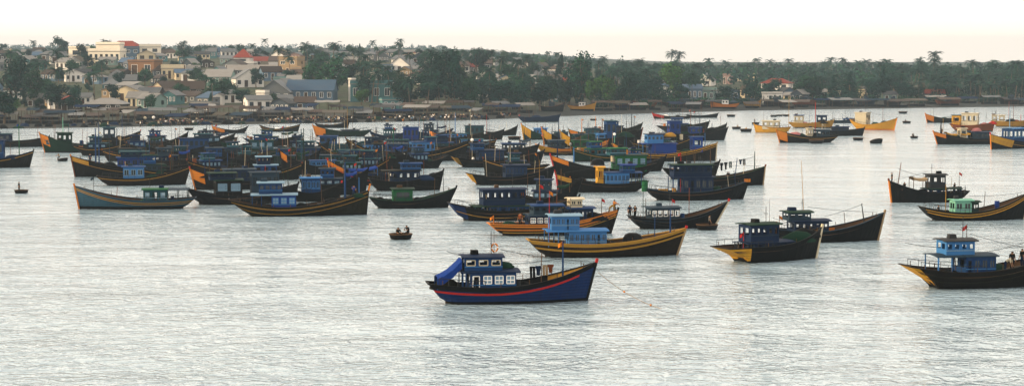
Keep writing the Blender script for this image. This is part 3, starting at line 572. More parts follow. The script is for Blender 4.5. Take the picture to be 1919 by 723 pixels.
low('the navy barge', 'long navy blue boat with a red post at its left end', 970, 1050, 229, yaw=3, hull='navy', fb=2.4, fm=1.5, fs=1.8, masts=[(974, 214, 'red', 'pink', 0, .1)], cargo=[('heap', 'navy', 1005, 1.8)])
low('the thin red nosed boat', 'thin black boat with a red nose in the middle channel', 1222, 1300, 223, bow='L', yaw=-3, hull='dark', cheek='red', cu=.72, stemkey='red', fm=.7, cargo=[('heap', 'white', 1247, 1.2), ('heap', 'dark', 1270, 1.3)])
low('the thin black boat', 'thin black boat lying end to end with the red nosed one', 1285, 1346, 221, yaw=2, hull='black', fm=.7, fb=1.6)
low('the dark skiff right of the cluster', 'dark upswept skiff in the gap right of the middle cluster', 908, 970, 254, yaw=6, hull='dark', fb=2.6, fs=1.0)
# ---- the left cluster
boat('the left cluster boat with the teal roof', 'dark boat with long blue cabin at the back of the left cluster', 330, 470, 292, yaw=8, fb=2.6, hull='dark', cabins=[dict(a=338, b=392, top=258, c='blue', n=6, st='glass', roof='navy', up=dict(a=365, b=395, top=250, c='slate', n=3, st='open', roof='teal'))], masts=[(337, 250, 'rust', None, 0, .08), (388, 236, 'wood', None, 0, .05)], cargo=[('heap', 'black', 420, 1.5)])
boat('the left cluster boat with the turquoise doors', 'green boat with two turquoise doors in the middle of the left cluster', 415, 560, 292, bow='L', yaw=-8, fb=2.8, hull='dkgreen', cabins=[dict(a=470, b=512, top=262, c='teal', n=3, st='shut', roof='dkgreen', up=dict(a=476, b=500, top=252, c='blue', n=2, st='open', roof='teal'))], masts=[(462, 240, 'navy', None, 0, .08), (500, 250, 'wood', None, 0, .05)], cargo=[('crate', 'white', 443, 1.6), ('heap', 'dkgreen', 530, 1.6)])
boat('the left cluster boat with the cobalt cabin', 'dark boat with a bright cobalt shuttered cabin, left of the white gap of water', 350, 480, 318, yaw=10, fb=2.8, hull='dark', cabins=[dict(a=376, b=403, top=292, c='sky', n=2, st='shut', frame='blue', roof='blue', w=1.3, up=dict(a=388, b=416, top=276, c='blue', n=3, st='glass', roof='slate', w=1.1))], masts=[(363, 290, 'cream', None, 0, .1), (374, 302, 'red', 'red', 0, .04), (470, 268, 'wood', None, 0, .05)], cargo=[('heap', 'black', 430, 1.8), ('heap', 'dark', 455, 1.8)])
boat('the left cluster boat with the orange board', 'black boat carrying an upright orange prow board amid the left cluster', 524, 640, 328, bow='L', yaw=-16, fb=4.3, fm=1.5, fs=1.8, hull='dark', cheek='orange', cu=.88, cw=1.3, stemkey='dark', tip='rust', cabins=[dict(a=582, b=625, top=300, c='sky', n=5, st='glass', roof='blue'), dict(a=545, b=566, top=306, c='cobalt', n=2, st='open', roof='dark')], masts=[(570, 240, 'dkgreen', None, 0, .12), (566, 242, 'teal', None, 0, .08)], cargo=[('crate', 'white', 605, 1.3)])
boat('the left cluster boat with the slate wheelhouse', 'dark boat with a slate blue wheelhouse over the orange prow board', 535, 665, 305, yaw=7, fb=2.8, hull='dark', cabins=[dict(a=556, b=600, top=276, c='blue', n=5, st='glass', roof='slate', up=dict(a=560, b=590, top=264, c='slate', n=4, st='open', roof='teal'))], masts=[(647, 268, 'wood', None, 0, .05), (541, 262, 'rust', None, 0, .05)], cargo=[('crate', 'white', 600, 1.5), ('heap', 'dkgreen', 630, 1.7), ('drum', 'rust', 553, 1.2)])
boat('the left cluster boat behind the slate wheelhouse', 'blue hulled boat at the back of the left cluster near the beach', 592, 706, 281, yaw=5, fb=2.5, hull='teal', cabins=[dict(a=600, b=632, top=254, c='blue', n=3, st='glass', roof='blue')], masts=[(706, 238, 'navy', None, 0, .1), (617, 255, 'red', 'pink', 0, .05), (636, 258, 'pink', None, 0, .12)], cargo=[('heap', 'dark', 660, 1.8), ('crate', 'cream', 648, 1.5)])
boat('the orange prow boat in the left cluster', 'dark boat with a long sloping orange prow and red tip, centre of the left cluster', 614, 752, 348, bow='L', yaw=-15, fb=4.1, fm=1.5, fs=2.0, hull='dark', cheek='orange', cu=.76, cw=.8, stemkey='orange', tip='red', strakes=[(.85, .08, 'red')], awn=[dict(a=652, b=704, ta=317, tb=313, c='cobalt', post='sky', w=1.5)], cabins=[dict(a=655, b=700, top=330, c='cobalt', n=3, st='open', roof='navy')], masts=[(646, 292, 'wood', None, 0, .05)], cargo=[('heap', 'black', 712, 1.4)])
boat('the small cabin boat behind the long brown boat', 'dark boat with a pale trimmed blue cabin right behind the long brown boat', 545, 640, 378, yaw=10, fb=2.6, hull='dark', tip='red', cabins=[dict(a=566, b=600, top=332, c='blue', n=4, st='glass', roof='sky', frame='sky')], masts=[(533, 316, 'dkgreen', None, 0, .05), (541, 310, 'dkgreen', None, 0, .06)])
X1 = boat('the boat with the yellow-green roof', 'dark boat with yellow-green roof and white lamps, right of the cobalt awning', 690, 832, 358, yaw=11, fb=3.0, fm=1.4, fs=1.9, hull='dark', cabins=[dict(a=732, b=785, top=318, c='navy', n=4, st='open', roof='olive', aft=715, up=dict(a=752, b=787, top=305, c='blue', n=4, st='glass', roof='blue')), ], masts=[(735, 327, 'slate', 'lamp', 0, .05), (794, 300, 'rust', None, 0, .05)], cargo=[('heap', 'navy', 795, 1.5), ('heap', 'dark', 812, 1.0)])
X2 = boat('the boat with the green box cabin', 'black upswept boat with a bright green box cabin, right of the long brown boat', 690, 856, 391, yaw=8, fb=2.7, fm=1.0, fs=1.5, hull='black', rb=1.6, gun='dkgreen', cabins=[dict(a=736, b=772, top=352, c='green', n=1, st='glass', roof='dkgreen', w=1.3)], masts=[(831, 326, 'dkgrey', None, 0, .05), (835, 362, 'dkgrey', None, 0, .05)], cargo=[('heap', 'black', 785, 1.1), ('heap', 'dkgreen', 805, 1.0), ('crate', 'dkgreen', 758, 1, 374), ('heap', 'dark', 712, 1.0)], stanch=5)
# ---- the middle cluster
boat('the boat with the long olive strake', 'long dark boat with an olive strake sweeping up to the right, centre of the fleet', 704, 880, 303, yaw=13, fb=4.0, fm=1.8, fs=2.0, hull='dark', strakes=[(.3, .12, 'olive'), (.9, .12, 'ochre')], cabins=[dict(a=770, b=812, top=265, c='sky', n=4, st='glass', door=2, roof='blue', up=dict(a=797, b=815, top=256, c='blue', n=2, st='glass', roof='teal')), dict(a=725, b=762, top=268, c='blue', n=3, st='open', roof='slate')], masts=[(738, 238, 'green', 'red', 0, .14), (706, 238, 'navy', None, 0, .1), (789, 216, 'teal', None, 0, .06), (757, 274, 'pink', None, 0, .1)], cargo=[('crate', 'white', 735, 1.8), ('crate', 'rust', 757, 1.6), ('drum', 'rust', 768, 1.4), ('crate', 'tan', 818, 1.4)])
boat('the boat with the violet blue cabin', 'dark boat with a violet blue cabin at the back of the middle cluster', 748, 838, 272, yaw=6, fb=2.7, hull='navy', cheek=None, cabins=[dict(a=756, b=784, top=238, c='cobalt', n=4, st='glass', roof='blue')], masts=[(766, 246, 'orange', None, 0, .12), (794, 222, 'rust', None, 0, .05)], cargo=[('heap', 'orange', 766, 1.1), ('crate', 'white', 795, 1.6)])
boat('the boat with the orange stern at the back', 'dark boat with a wide orange stern board, back of the middle cluster', 805, 908, 270, yaw=16, fb=2.8, fm=1.5, fs=3.1, hull='dark', tail='orange', tr='orange', tu=.22, stw=.8, cabins=[dict(a=836, b=872, top=250, c='sky', n=5, st='glass', roof='teal')], masts=[(853, 212, 'sky', None, 0, .12), (843, 205, 'wood', None, 0, .05), (836, 206, 'rust', None, 0, .05), (882, 205, 'cream', 'cream', 0, .05)], cargo=[('crate', 'white', 835, 1.6)])
boat('the boat with the teal cabin at the back', 'teal cabined dark boat at the right back of the middle cluster', 862, 945, 262, yaw=7, fb=2.6, hull='dark', cabins=[dict(a=872, b=906, top=235, c='teal', n=4, st='glass', roof='slate')], masts=[(882, 244, 'cream', 'lamp', 0, .06), (912, 214, 'red', None, 0, .05)], cargo=[('heap', 'ochre', 905, .8)])
boat('the boat with the yellow hatch at its stern', 'black boat with an amber stern corner and many windowed navy cabin', 845, 1022, 314, yaw=11, fb=3.0, fm=1.3, fs=2.0, hull='black', tail='ochre', tr='yellow', tu=.06, cabins=[dict(a=895, b=942, top=280, c='navy', n=6, st='glass', roof='navy', frame='blue', up=dict(a=884, b=905, top=268, c='blue', n=2, st='open', roof='navy'))], masts=[(885, 262, 'cream', 'lamp', 0, .06), (887, 297, 'cream', 'lamp', 0, .05), (953, 276, 'cream', None, 0, .05), (985, 292, 'cream', None, 0, .05)], lines=[((915, 283), (1005, 268), .2)], cargo=[('heap', 'black', 868, 1.2), ('crate', 'slate', 925, 1.2)])
Z2 = boat('the boat with the amber stern edge', 'black boat with an amber stern edge and blue cabin below two cream poles', 872, 1042, 347, yaw=10, fb=2.9, fm=1.2, fs=1.9, hull='black', tail='yellow', tu=.035, tr='yellow', cabins=[dict(a=945, b=985, top=308, c='navy', n=5, st='glass', roof='navy', frame='blue', over=(.4, .6))], masts=[(956, 272, 'cream', None, 0, .05), (984, 290, 'cream', None, -.2, .05), (909, 300, 'olive', None, 0, .08)], cargo=[('heap', 'black', 900, .9)], stanch=4)
AB = boat('the orange hulled boat in mid channel', 'boat with an orange hull band and green cabin, mid channel', 1003, 1142, 291, bow='R', yaw=8, fb=3.0, fm=1.2, fs=2.3, hull='rust', band='orange', bw=.8, boot='dark', bootz=.7, strakes=[(.85, .1, 'ochre')], tail='yellow', tu=.25, tr='yellow', cabins=[dict(a=1072, b=1100, top=262, c='green', n=2, st='glass', roof='dkgreen'), dict(a=1028, b=1056, top=262, c='slate', n=3, st='open', roof='slate')], masts=[(1069, 270, 'cream', 'lamp', 0, .06), (1047, 222, 'navy', None, 0, .12), (1018, 250, 'wood', 'pink', 0, .05), (1152, 252, 'mint', 'lamp', 0, .08)], cargo=[('heap', 'dkgreen', 1110, 1.5), ('crate', 'slate', 1050, 1.4)])
AA2 = boat('the green cabin boat with the red prow', 'dark boat with a red stem, orange prow panel and green cabins', 1028, 1232, 335, bow='L', yaw=-13, fb=4.0, fm=1.5, fs=2.4, hull='dark', cheek='orange', cu=.83, cw=.8, stemkey='red', tip='red', cabins=[dict(a=1150, b=1208, top=290, c='green', n=4, st='shut', roof='dkgreen', up=dict(a=1140, b=1170, top=277, c='teal', n=2, st='glass', roof='green')), ], masts=[(1044, 262, 'navy', None, 0, .14), (1075, 275, 'sky', None, 0, .13), (1055, 296, 'sky', None, 0, .10), (1154, 300, 'cream', 'cream', 0, .06), (1171, 262, 'teal', None, 0, .1)], cargo=[('crate', 'white', 1181, 1.6), ('heap', 'ochre', 1125, 1.0), ('drum', 'cream', 1149, 1.5, 303)])
AA = boat('the blue cabin boat in front of the green one', 'large black boat pointing left with a light blue cabin and yellow locker', 1040, 1216, 361, bow='L', yaw=-9, fb=2.75, fm=1.25, fs=1.6, hull='dark', cheek='ochre', cu=.86, cw=.7, stemkey='red', tip='rust', rb=.4, gun='dark', cabins=[dict(a=1132, b=1176, top=322, c='sky', n=6, st='glass', roof='blue', aft=1200, post='blue', up=dict(a=1164, b=1187, top=308, c='blue', n=3, st='open', roof='cobalt')), dict(a=1118, b=1129, top=312, c='yellow', n=1, st='open', roof='yellow', w=.8)], masts=[(1068, 330, 'orange', None, 0, .1), (1090, 352, 'red', None, 0, .05), (1098, 345, 'red', 'red', 0, .05)], lines=[((1060, 308), (1130, 318), .1)], cargo=[('crate', 'green', 1205, 1.7), ('heap', 'black', 1085, 1.3)], stanch=5)
AC = boat('the bright blue cabin boat', 'dark boat with a long bright blue cabin and raised orange stern', 1145, 1347, 303, yaw=9, fb=3.5, fm=1.4, fs=3.5, hull='brown', strakes=[(.25, .13, 'yellow'), (.7, .1, 'ochre')], tail='orange', tr='orange', tu=.15, gun='ochre', stemkey='cream', rb=.3, tip='tan', cabins=[dict(a=1218, b=1264, top=268, c='cobalt', n=0, st='glass', roof='cobalt', aft=1199, post='sky', up=dict(a=1210, b=1240, top=251, c='sky', n=4, st='glass', roof='navy')), dict(a=1296, b=1315, top=256, c='cobalt', n=1, st='open', roof='blue', w=1.2)], masts=[(1312, 212, 'slate', None, 0, .11), (1322, 250, 'sky', None, 0, .1), (1147, 246, 'tan', None, 0, .06)], cargo=[('heap', 'ochre', 1255, 1.3, 256), ('drum', 'cream', 1277, 1.2, 262), ('heap', 'dkgreen', 1285, 1.4), ('crate', 'white', 1293, 1.4)], stanch=4)
AD = boat('the boat with the green barrel', 'black boat with dark blue two-storey cabin and a green barrel at its stern', 1206, 1406, 376, yaw=9, fb=2.6, fm=1.15, fs=1.7, hull='black', gun='slate', stemkey='dark', tr='black', cabins=[dict(a=1275, b=1332, top=330, c='navy', n=4, st='glass', door=1, roof='navy', aft=1255, post='blue', up=dict(a=1258, b=1330, top=307, c='navy', n=6, st='open', roof='dkgreen'))], masts=[(1275, 285, 'red', 'red', 0, .05), (1380, 320, 'navy', None, -.3, .08)], cargo=[('drum', 'green', 1206, 1.6), ('crate', 'ochre', 1242, 1.8), ('drum', 'yellow', 1264, 1.0), ('heap', 'dkgreen', 1345, 1.2), ('crate', 'orange', 1402, 1.2, 342), ('heap', 'black', 1360, 1.0)], stanch=5)
AE = boat('the boat with the clothes line', 'black boat with dark clothes hung on a line to its bow pole', 1262, 1437, 349, yaw=8, fb=3.0, fm=1.3, fs=1.7, hull='black', gun='dkgreen', stemkey='tan', tip='rust', rb=.4, cabins=[dict(a=1275, b=1330, top=312, c='navy', n=4, st='glass', roof='dkgreen')], masts=[(1415, 284, 'dkgreen', None, 0, .1), (1378, 296, 'blue', None, .3, .08)], lines=[((1415, 294), (1330, 310), .2)], stanch=4)
AF = boat('the dark boat above the bright blue cabin', 'plain dark hulled boat with blue deckhouse right behind the bright blue cabin', 1228, 1366, 264, yaw=8, fb=3.2, fm=1.7, fs=1.8, hull='dark', cabins=[dict(a=1292, b=1312, top=238, c='cobalt', n=2, st='glass', roof='blue'), dict(a=1252, b=1272, top=226, c='cobalt', n=2, st='open', roof='blue')], masts=[(1294, 205, 'rust', 'pink', 0, .08), (1319, 242, 'red', None, 0, .08)], cargo=[('heap', 'dkgreen', 1282, 1.6), ('heap', 'dark', 1335, 2.0)])
AF2 = low('the hull behind the plain dark boat', 'dark hull with an upswept bow just beyond the plain dark boat', 1300, 1362, 253, yaw=6, hull='olive', fb=3.0, fm=1.5)
AG = boat('the net draped boat', 'dark boat draped with grey-green nets and a light blue tower cabin', 1088, 1206, 278, yaw=11, fb=4.4, fm=2.2, fs=2.2, hull='dark', stemkey='rust', cabins=[dict(a=1118, b=1132, top=250, c='sky', n=1, st='glass', roof='sky', w=1.2), dict(a=1134, b=1152, top=226, c='blue', n=2, st='glass', roof='teal', w=1.3)], masts=[(1184, 214, 'dark', None, 0, .12), (1152, 232, 'teal', None, 0, .08), (1128, 222, 'rust', 'orange', 0, .08), (1165, 214, 'cream', None, 0, .05)], cargo=[('heap', 'dkgreen', 1100, 2.2), ('heap', 'olive', 1092, 1.8), ('heap', 'dkgreen', 1172, 2.0), ('heap', 'dark', 1188, 1.6)])
boat('the net boat behind the orange hull', 'green net laden boat beyond the orange hulled one', 1064, 1170, 262, bow='L', yaw=-8, fb=2.6, hull='dkgreen', cheek='orange', cu=.86, cabins=[dict(a=1096, b=1122, top=240, c='teal', n=3, st='glass', roof='slate')], masts=[(1090, 222, 'orange', 'orange', 0, .1), (1116, 218, 'orange', None, 0, .08)], cargo=[('heap', 'tan', 1100, 1.5), ('heap', 'dkgreen', 1140, 1.8)])
for i, (a, b_, yy, tone) in enumerate([(976, 1052, 262, 'leftmost'), (1014, 1092, 271, 'middle'), (1048, 1128, 277, 'rightmost')]):
    boat('the '+tone+' of three orange prowed boats', tone+' of three small boats with raised orange prows, centre channel', a, b_, yy, bow='L', yaw=-15, fb=3.9, fm=1.2, fs=1.6, hull=['dkgreen', 'dark', 'olive'][i], cheek='yellow', cu=.80, cw=2.1, stemkey=['yellow', 'orange', 'tan'][i], tip='orange',
         cabins=[dict(a=lerp(a, b_, .34), b=lerp(a, b_, .62), top=yy-[22, 24, 26][i], c=['sky', 'slate', 'teal'][i], n=3, st='glass', roof=['sky', 'teal', 'slate'][i])], masts=[(lerp(a, b_, .12), yy-44, 'wood', None, .3, .06)])
# ---- the right hand fleet, catching the sun
BA = boat('the yellow boat with cream sheds', 'yellow hulled boat with a row of cream deckhouses, left end of the right fleet', 1413, 1482, 249, bow='L', yaw=14, fb=2.3, fm=1.4, fs=1.6, hull='yellow', boot='ochre', gun='rust', cabins=[dict(a=1430, b=1460, top=226, c='cream', n=3, st='open', roof='cream', w=1.3)], masts=[(1431, 208, 'wood', None, 0, .04), (1477, 180, 'ochre', None, 0, .06)])
BB = boat('the orange bowed boat of the right fleet', 'dark boat with an orange bow block, foremost of the right fleet', 1452, 1572, 268, bow='L', yaw=-9, fb=3.1, fm=1.5, fs=1.8, hull='dark', cheek='orange', cu=.86, cw=2.2, stemkey='orange', gun='olive', strakes=[(.5, .1, 'ochre')], cabins=[dict(a=1512, b=1522, top=240, c='cream', n=1, st='open', roof='cream', w=.8), dict(a=1528, b=1552, top=243, c='slate', n=3, st='open', roof='slate')], masts=[(1528, 192, 'red', None, 0, .09), (1477, 178, 'ochre', None, 0, .05), (1541, 232, 'cream', 'cream', 0, .1)], cargo=[('heap', 'pink', 1490, 1.8), ('crate', 'teal', 1496, 2), ('heap', 'dark', 1530, 2.0), ('heap', 'dkgreen', 1500, 1.5)])
BC = boat('the navy boat left of the yellow one', 'low navy boat whose bow overlaps the bright yellow boat', 1536, 1622, 255, yaw=9, fb=2.1, fm=1.3, fs=1.5, hull='black', cabins=[dict(a=1560, b=1588, top=237, c='navy', n=3, st='glass', roof='navy')], masts=[(1545, 232, 'cream', None, 0, .05)])
BD = boat('the bright yellow boat', 'bright yellow sunlit boat with a tall cream deckhouse, bow turned toward us', 1597, 1678, 244, yaw=-38, fb=3.5, fm=1.5, fs=3.0, hull='yellow', band='yellow', boot='orange', bootz=.4, stemkey='orange', tip='rust', gun='ochre', cabins=[dict(a=1610, b=1628, top=211, c='cream', n=0, st='open', roof='cream', w=1.4)], masts=[(1636, 214, 'wood', None, 0, .06), (1652, 200, 'rust', None, 0, .07)], cargo=[('heap', 'dkgreen', 1640, 1.6), ('heap', 'slate', 1655, 1.4)])
BE = boat('the crowded boat behind the orange bow', 'yellow banded boat piled with pink and cream bundles, back of the right fleet', 1478, 1562, 240, yaw=-14, fb=2.4, fm=1.4, fs=1.6, hull='ochre', cabins=[dict(a=1490, b=1506, top=216, c='cream', n=2, st='open', roof='blue'), dict(a=1530, b=1548, top=216, c='navy', n=2, st='open', roof='navy')], masts=[(1528, 192, 'rust', None, 0, .06)], cargo=[('heap', 'cream', 1497, 1.6, 232), ('heap', 'pink', 1508, 1.3), ('crate', 'white', 1516, 2), ('heap', 'dark', 1540, 1.8)])
low('the slate blue skiff', 'low slate blue skiff between the right fleet and the yellow boat', 1556, 1602, 231, yaw=5, hull='slate', fm=.8, fb=1.3, cabins=[dict(a=1581, b=1598, top=222, c='blue', n=2, st='open', roof='blue')])
BG = boat('the small orange bowed boat at the back right', 'small dark boat with a glowing orange bow, back right', 1732, 1802, 230, bow='L', yaw=-8, fb=2.9, fm=1.3, fs=1.5, hull='olive', cheek='orange', cu=.8, cw=1.8, stemkey='orange', masts=[(1743, 206, 'wood', None, 0, .05)], cargo=[('heap', 'dkgreen', 1770, 1.3)])
BJ = boat('the boat with the big cream cabin', 'boat with a large sunlit cream cabin above a line of awnings, back right', 1782, 1862, 246, yaw=-24, fb=2.6, fm=1.6, fs=2.0, hull='rust', cabins=[dict(a=1805, b=1832, top=212, c='cream', n=3, st='open', roof='cream', w=1.4), dict(a=1788, b=1803, top=216, c='yellow', n=1, st='open', roof='dkgreen', w=1.1)], masts=[(1855, 206, 'wood', None, 0, .05), (1862, 205, 'wood', None, 0, .05)], cargo=[('heap', 'pink', 1842, 1.4), ('heap', 'red', 1856, 1.2)])
BK = boat('the red trimmed boat at the back right edge', 'ochre boat with cream and red deckhouses at the far right edge', 1858, 1945, 238, yaw=-16, fb=2.8, fm=1.5, fs=1.8, hull='ochre', cabins=[dict(a=1862, b=1870, top=216, c='cream', n=1, st='open', roof='cream', w=.9), dict(a=1874, b=1884, top=216, c='cream', n=1, st='open', roof='cream', w=.9)], masts=[(1891, 190, 'pink', None, 0, .08), (1899, 196, 'rust', None, 0, .08), (1912, 214, 'red', None, 0, .1)], cargo=[('heap', 'rust', 1903, 1.6), ('heap', 'dark', 1895, 2)])
BH = boat('the boat with the yellow awning', 'dark boat with an orange prow and a yellow awning amidships, right side', 1745, 1884, 271, bow='L', yaw=-9, fb=3.1, fm=1.3, fs=1.7, hull='dark', cheek='orange', cu=.84, cw=.9, stemkey='orange', cabins=[dict(a=1796, b=1808, top=240, c='cream', n=1, st='glass', roof='cream', w=1.1), dict(a=1818, b=1850, top=247, c='slate', n=4, st='glass', roof='navy')], awn=[dict(a=1770, b=1790, ta=248, tb=252, c='yellow', post='wood', w=1.0), dict(a=1796, b=1814, ta=250, tb=250, c='yellow', post='wood', w=1.5)], masts=[(1761, 224, 'dark', None, 0, .2), (1765, 222, 'ochre', None, 0, .08)], cargo=[('heap', 'dkgreen', 1790, 1.5), ('heap', 'dark', 1862, 1.7), ('heap', 'pink', 1830, 1.3, 246)])
BI = boat('the orange headed boat at the right edge', 'broad boat with both orange bow cheeks facing us, right edge', 1840, 1962, 279, bow='L', yaw=-38, fb=3.4, fm=1.5, fs=1.9, hull='dark', cheek='yellow', cu=.62, cw=1.6, stemkey='orange', tip='red', stem=.5, strakes=[(1.0, .1, 'ochre')], rb=.4, cabins=[dict(a=1885, b=1930, top=240, c='blue', n=5, st='open', roof='sky', frame='paleblue')], masts=[(1889, 200, 'paleblue', None, 0, .12)], cargo=[('heap', 'dkgreen', 1878, 1.2)])

# ---- hulls wedged into the clusters
FILL = [(136, 236, 292, 'R', 'navy', 'teal', 'dark'), (210, 318, 288, 'L', 'blue', 'navy', 'dark'), (285, 382, 298, 'R', 'teal', 'slate', 'black'), (352, 452, 330, 'L', 'navy', 'blue', 'brown'), (420, 520, 314, 'R', 'teal', 'teal', 'dark'), (520, 616, 290, 'R', 'navy', 'navy', 'dark'), (600, 700, 306, 'L', 'blue', 'teal', 'black'), (668, 770, 308, 'R', 'slate', 'olive', 'dark'), (740, 840, 316, 'L', 'navy', 'blue', 'black'), (610, 730, 336, 'R', 'dkgreen', 'teal', 'dark'), (842, 930, 300, 'L', 'navy', 'teal', 'dark'), (250, 352, 278, 'R', 'slate', 'navy', 'olive'), (905, 1030, 330, 'L', 'dkgreen', 'navy', 'dark'), (960, 1090, 392, 'R', 'slate', 'navy', 'black'), (1240, 1350, 336, 'R', 'navy', 'slate', 'dark'), (1180, 1300, 286, 'R', 'teal', 'navy', 'dark'), (760, 850, 262, 'L', 'blue', 'slate', 'navy'), (1230, 1330, 248, 'R', 'slate', 'blue', 'dark'),
        (190, 302, 303, 'L', 'teal', 'dark', 'dark'), (262, 372, 318, 'R', 'navy', 'slate', 'brown'), (392, 500, 304, 'L', 'slate', 'navy', 'dark'), (440, 566, 338, 'R', 'blue', 'paleblue', 'dark'), (556, 676, 317, 'L', 'teal', 'slate', 'dkgreen'), (640, 762, 324, 'R', 'navy', 'teal', 'dark'), (648, 758, 293, 'L', 'sky', 'slate', 'brown'),
        (455, 566, 276, 'R', 'blue', 'dkgreen', 'olive'), (700, 796, 284, 'L', 'slate', 'teal', 'dark'), (790, 886, 288, 'R', 'teal', 'blue', 'olive'), (340, 440, 278, 'R', 'slate', 'slate', 'dark'), (690, 778, 264, 'R', 'teal', 'slate', 'navy'), (830, 930, 283, 'R', 'sky', 'teal', 'dark'), (560, 690, 366, 'R', 'navy', 'slate', 'black'),
        (1150, 1250, 322, 'R', 'dkgreen', 'dkgreen', 'dark'), (1068, 1180, 303, 'L', 'teal', 'green', 'dkgreen'), (905, 1010, 292, 'R', 'slate', 'blue', 'dark'), (1110, 1204, 256, 'R', 'navy', 'slate', 'olive'), (236, 340, 335, 'L', 'slate', 'dkgreen', 'dark'), (470, 600, 320, 'R', 'dkgreen', 'slate', 'black')]
for i, (a, b_, yy, bd, ck, rk, hk) in enumerate(FILL):
    rg_ = random.Random(i+40); ca = lerp(a, b_, rg_.uniform(.25, .36)); cb = ca+(b_-a)*rg_.uniform(.26, .36); sc_y = (yy-115)/20
    zone = 'left' if b_ < 700 else 'middle' if b_ < 1000 else 'right middle'
    boat(f'the wedged {KEYWORD[hk]} boat with the {KEYWORD[ck]} cabin', f"{KEYWORD[hk]} boat, {KEYWORD[ck]} cabin, {KEYWORD[rk]} roof, wedged in the {zone} cluster", a, b_, yy, bow=bd, yaw=(8 if bd == 'R' else -9)+rg_.uniform(-5, 5)+(rg_.choice((14, -16)) if i % 5 == 3 else 0), hull=hk, fb=rg_.uniform(2.1, 3.9), fm=rg_.uniform(1.0, 1.6), fs=rg_.uniform(1.3, 2.8), stw=rg_.uniform(.45, .85), rb=rg_.uniform(.3, 1.8), rs=rg_.uniform(.5, 2.0), gear=5, strakes=[(.35, .09, 'ochre')] if i % 3 == 0 else [], tip=['rust', hk, hk][i % 3],
         awn=[dict(a=lerp(a, b_, .66), b=lerp(a, b_, .84), ta=yy-3.2*sc_y, tb=yy-3.5*sc_y, c=['navy', 'dkgreen', 'slate', 'cobalt'][i % 4], post='wood', w=1.2)] if i % 3 == 1 else [], lines=[((cb, yy-3.6*sc_y), (lerp(a, b_, .95 if bd == 'R' else .05), yy-3.4*sc_y), .3)],
         cabins=[dict(a=ca, b=cb, top=yy-rg_.uniform(2.5, 3.1)*sc_y, c=ck, n=rg_.choice((3, 4, 5)), st=rg_.choice(['glass', 'open', 'shut']), roof=rk, up=dict(a=lerp(ca, cb, .1), b=lerp(ca, cb, .7), top=yy-4.1*sc_y, c=rg_.choice(['navy', 'slate', 'blue', 'teal']), n=3, st='open', roof=rk)) if i % 4 != 2 else dict(a=ca, b=cb+(b_-a)*.1, top=yy-2.7*sc_y, c=ck, n=6, st='open', roof=rk)],
         masts=[(lerp(a, b_, rg_.uniform(.65, .85)), yy-rg_.uniform(4, 6)*sc_y, rg_.choice(['blue', 'wood', 'navy', 'dkgreen']), rg_.choice([None, None, 'red', 'orange']), 0, .08)], cargo=[('heap', rg_.choice(['black', 'dkgreen', 'dark', 'navy']), lerp(a, b_, .62), 1.4), (('crate', 'drum')[i % 2], rg_.choice(['white', 'rust', 'tan', 'blue', 'orange']), lerp(a, b_, .15), 1.3)])
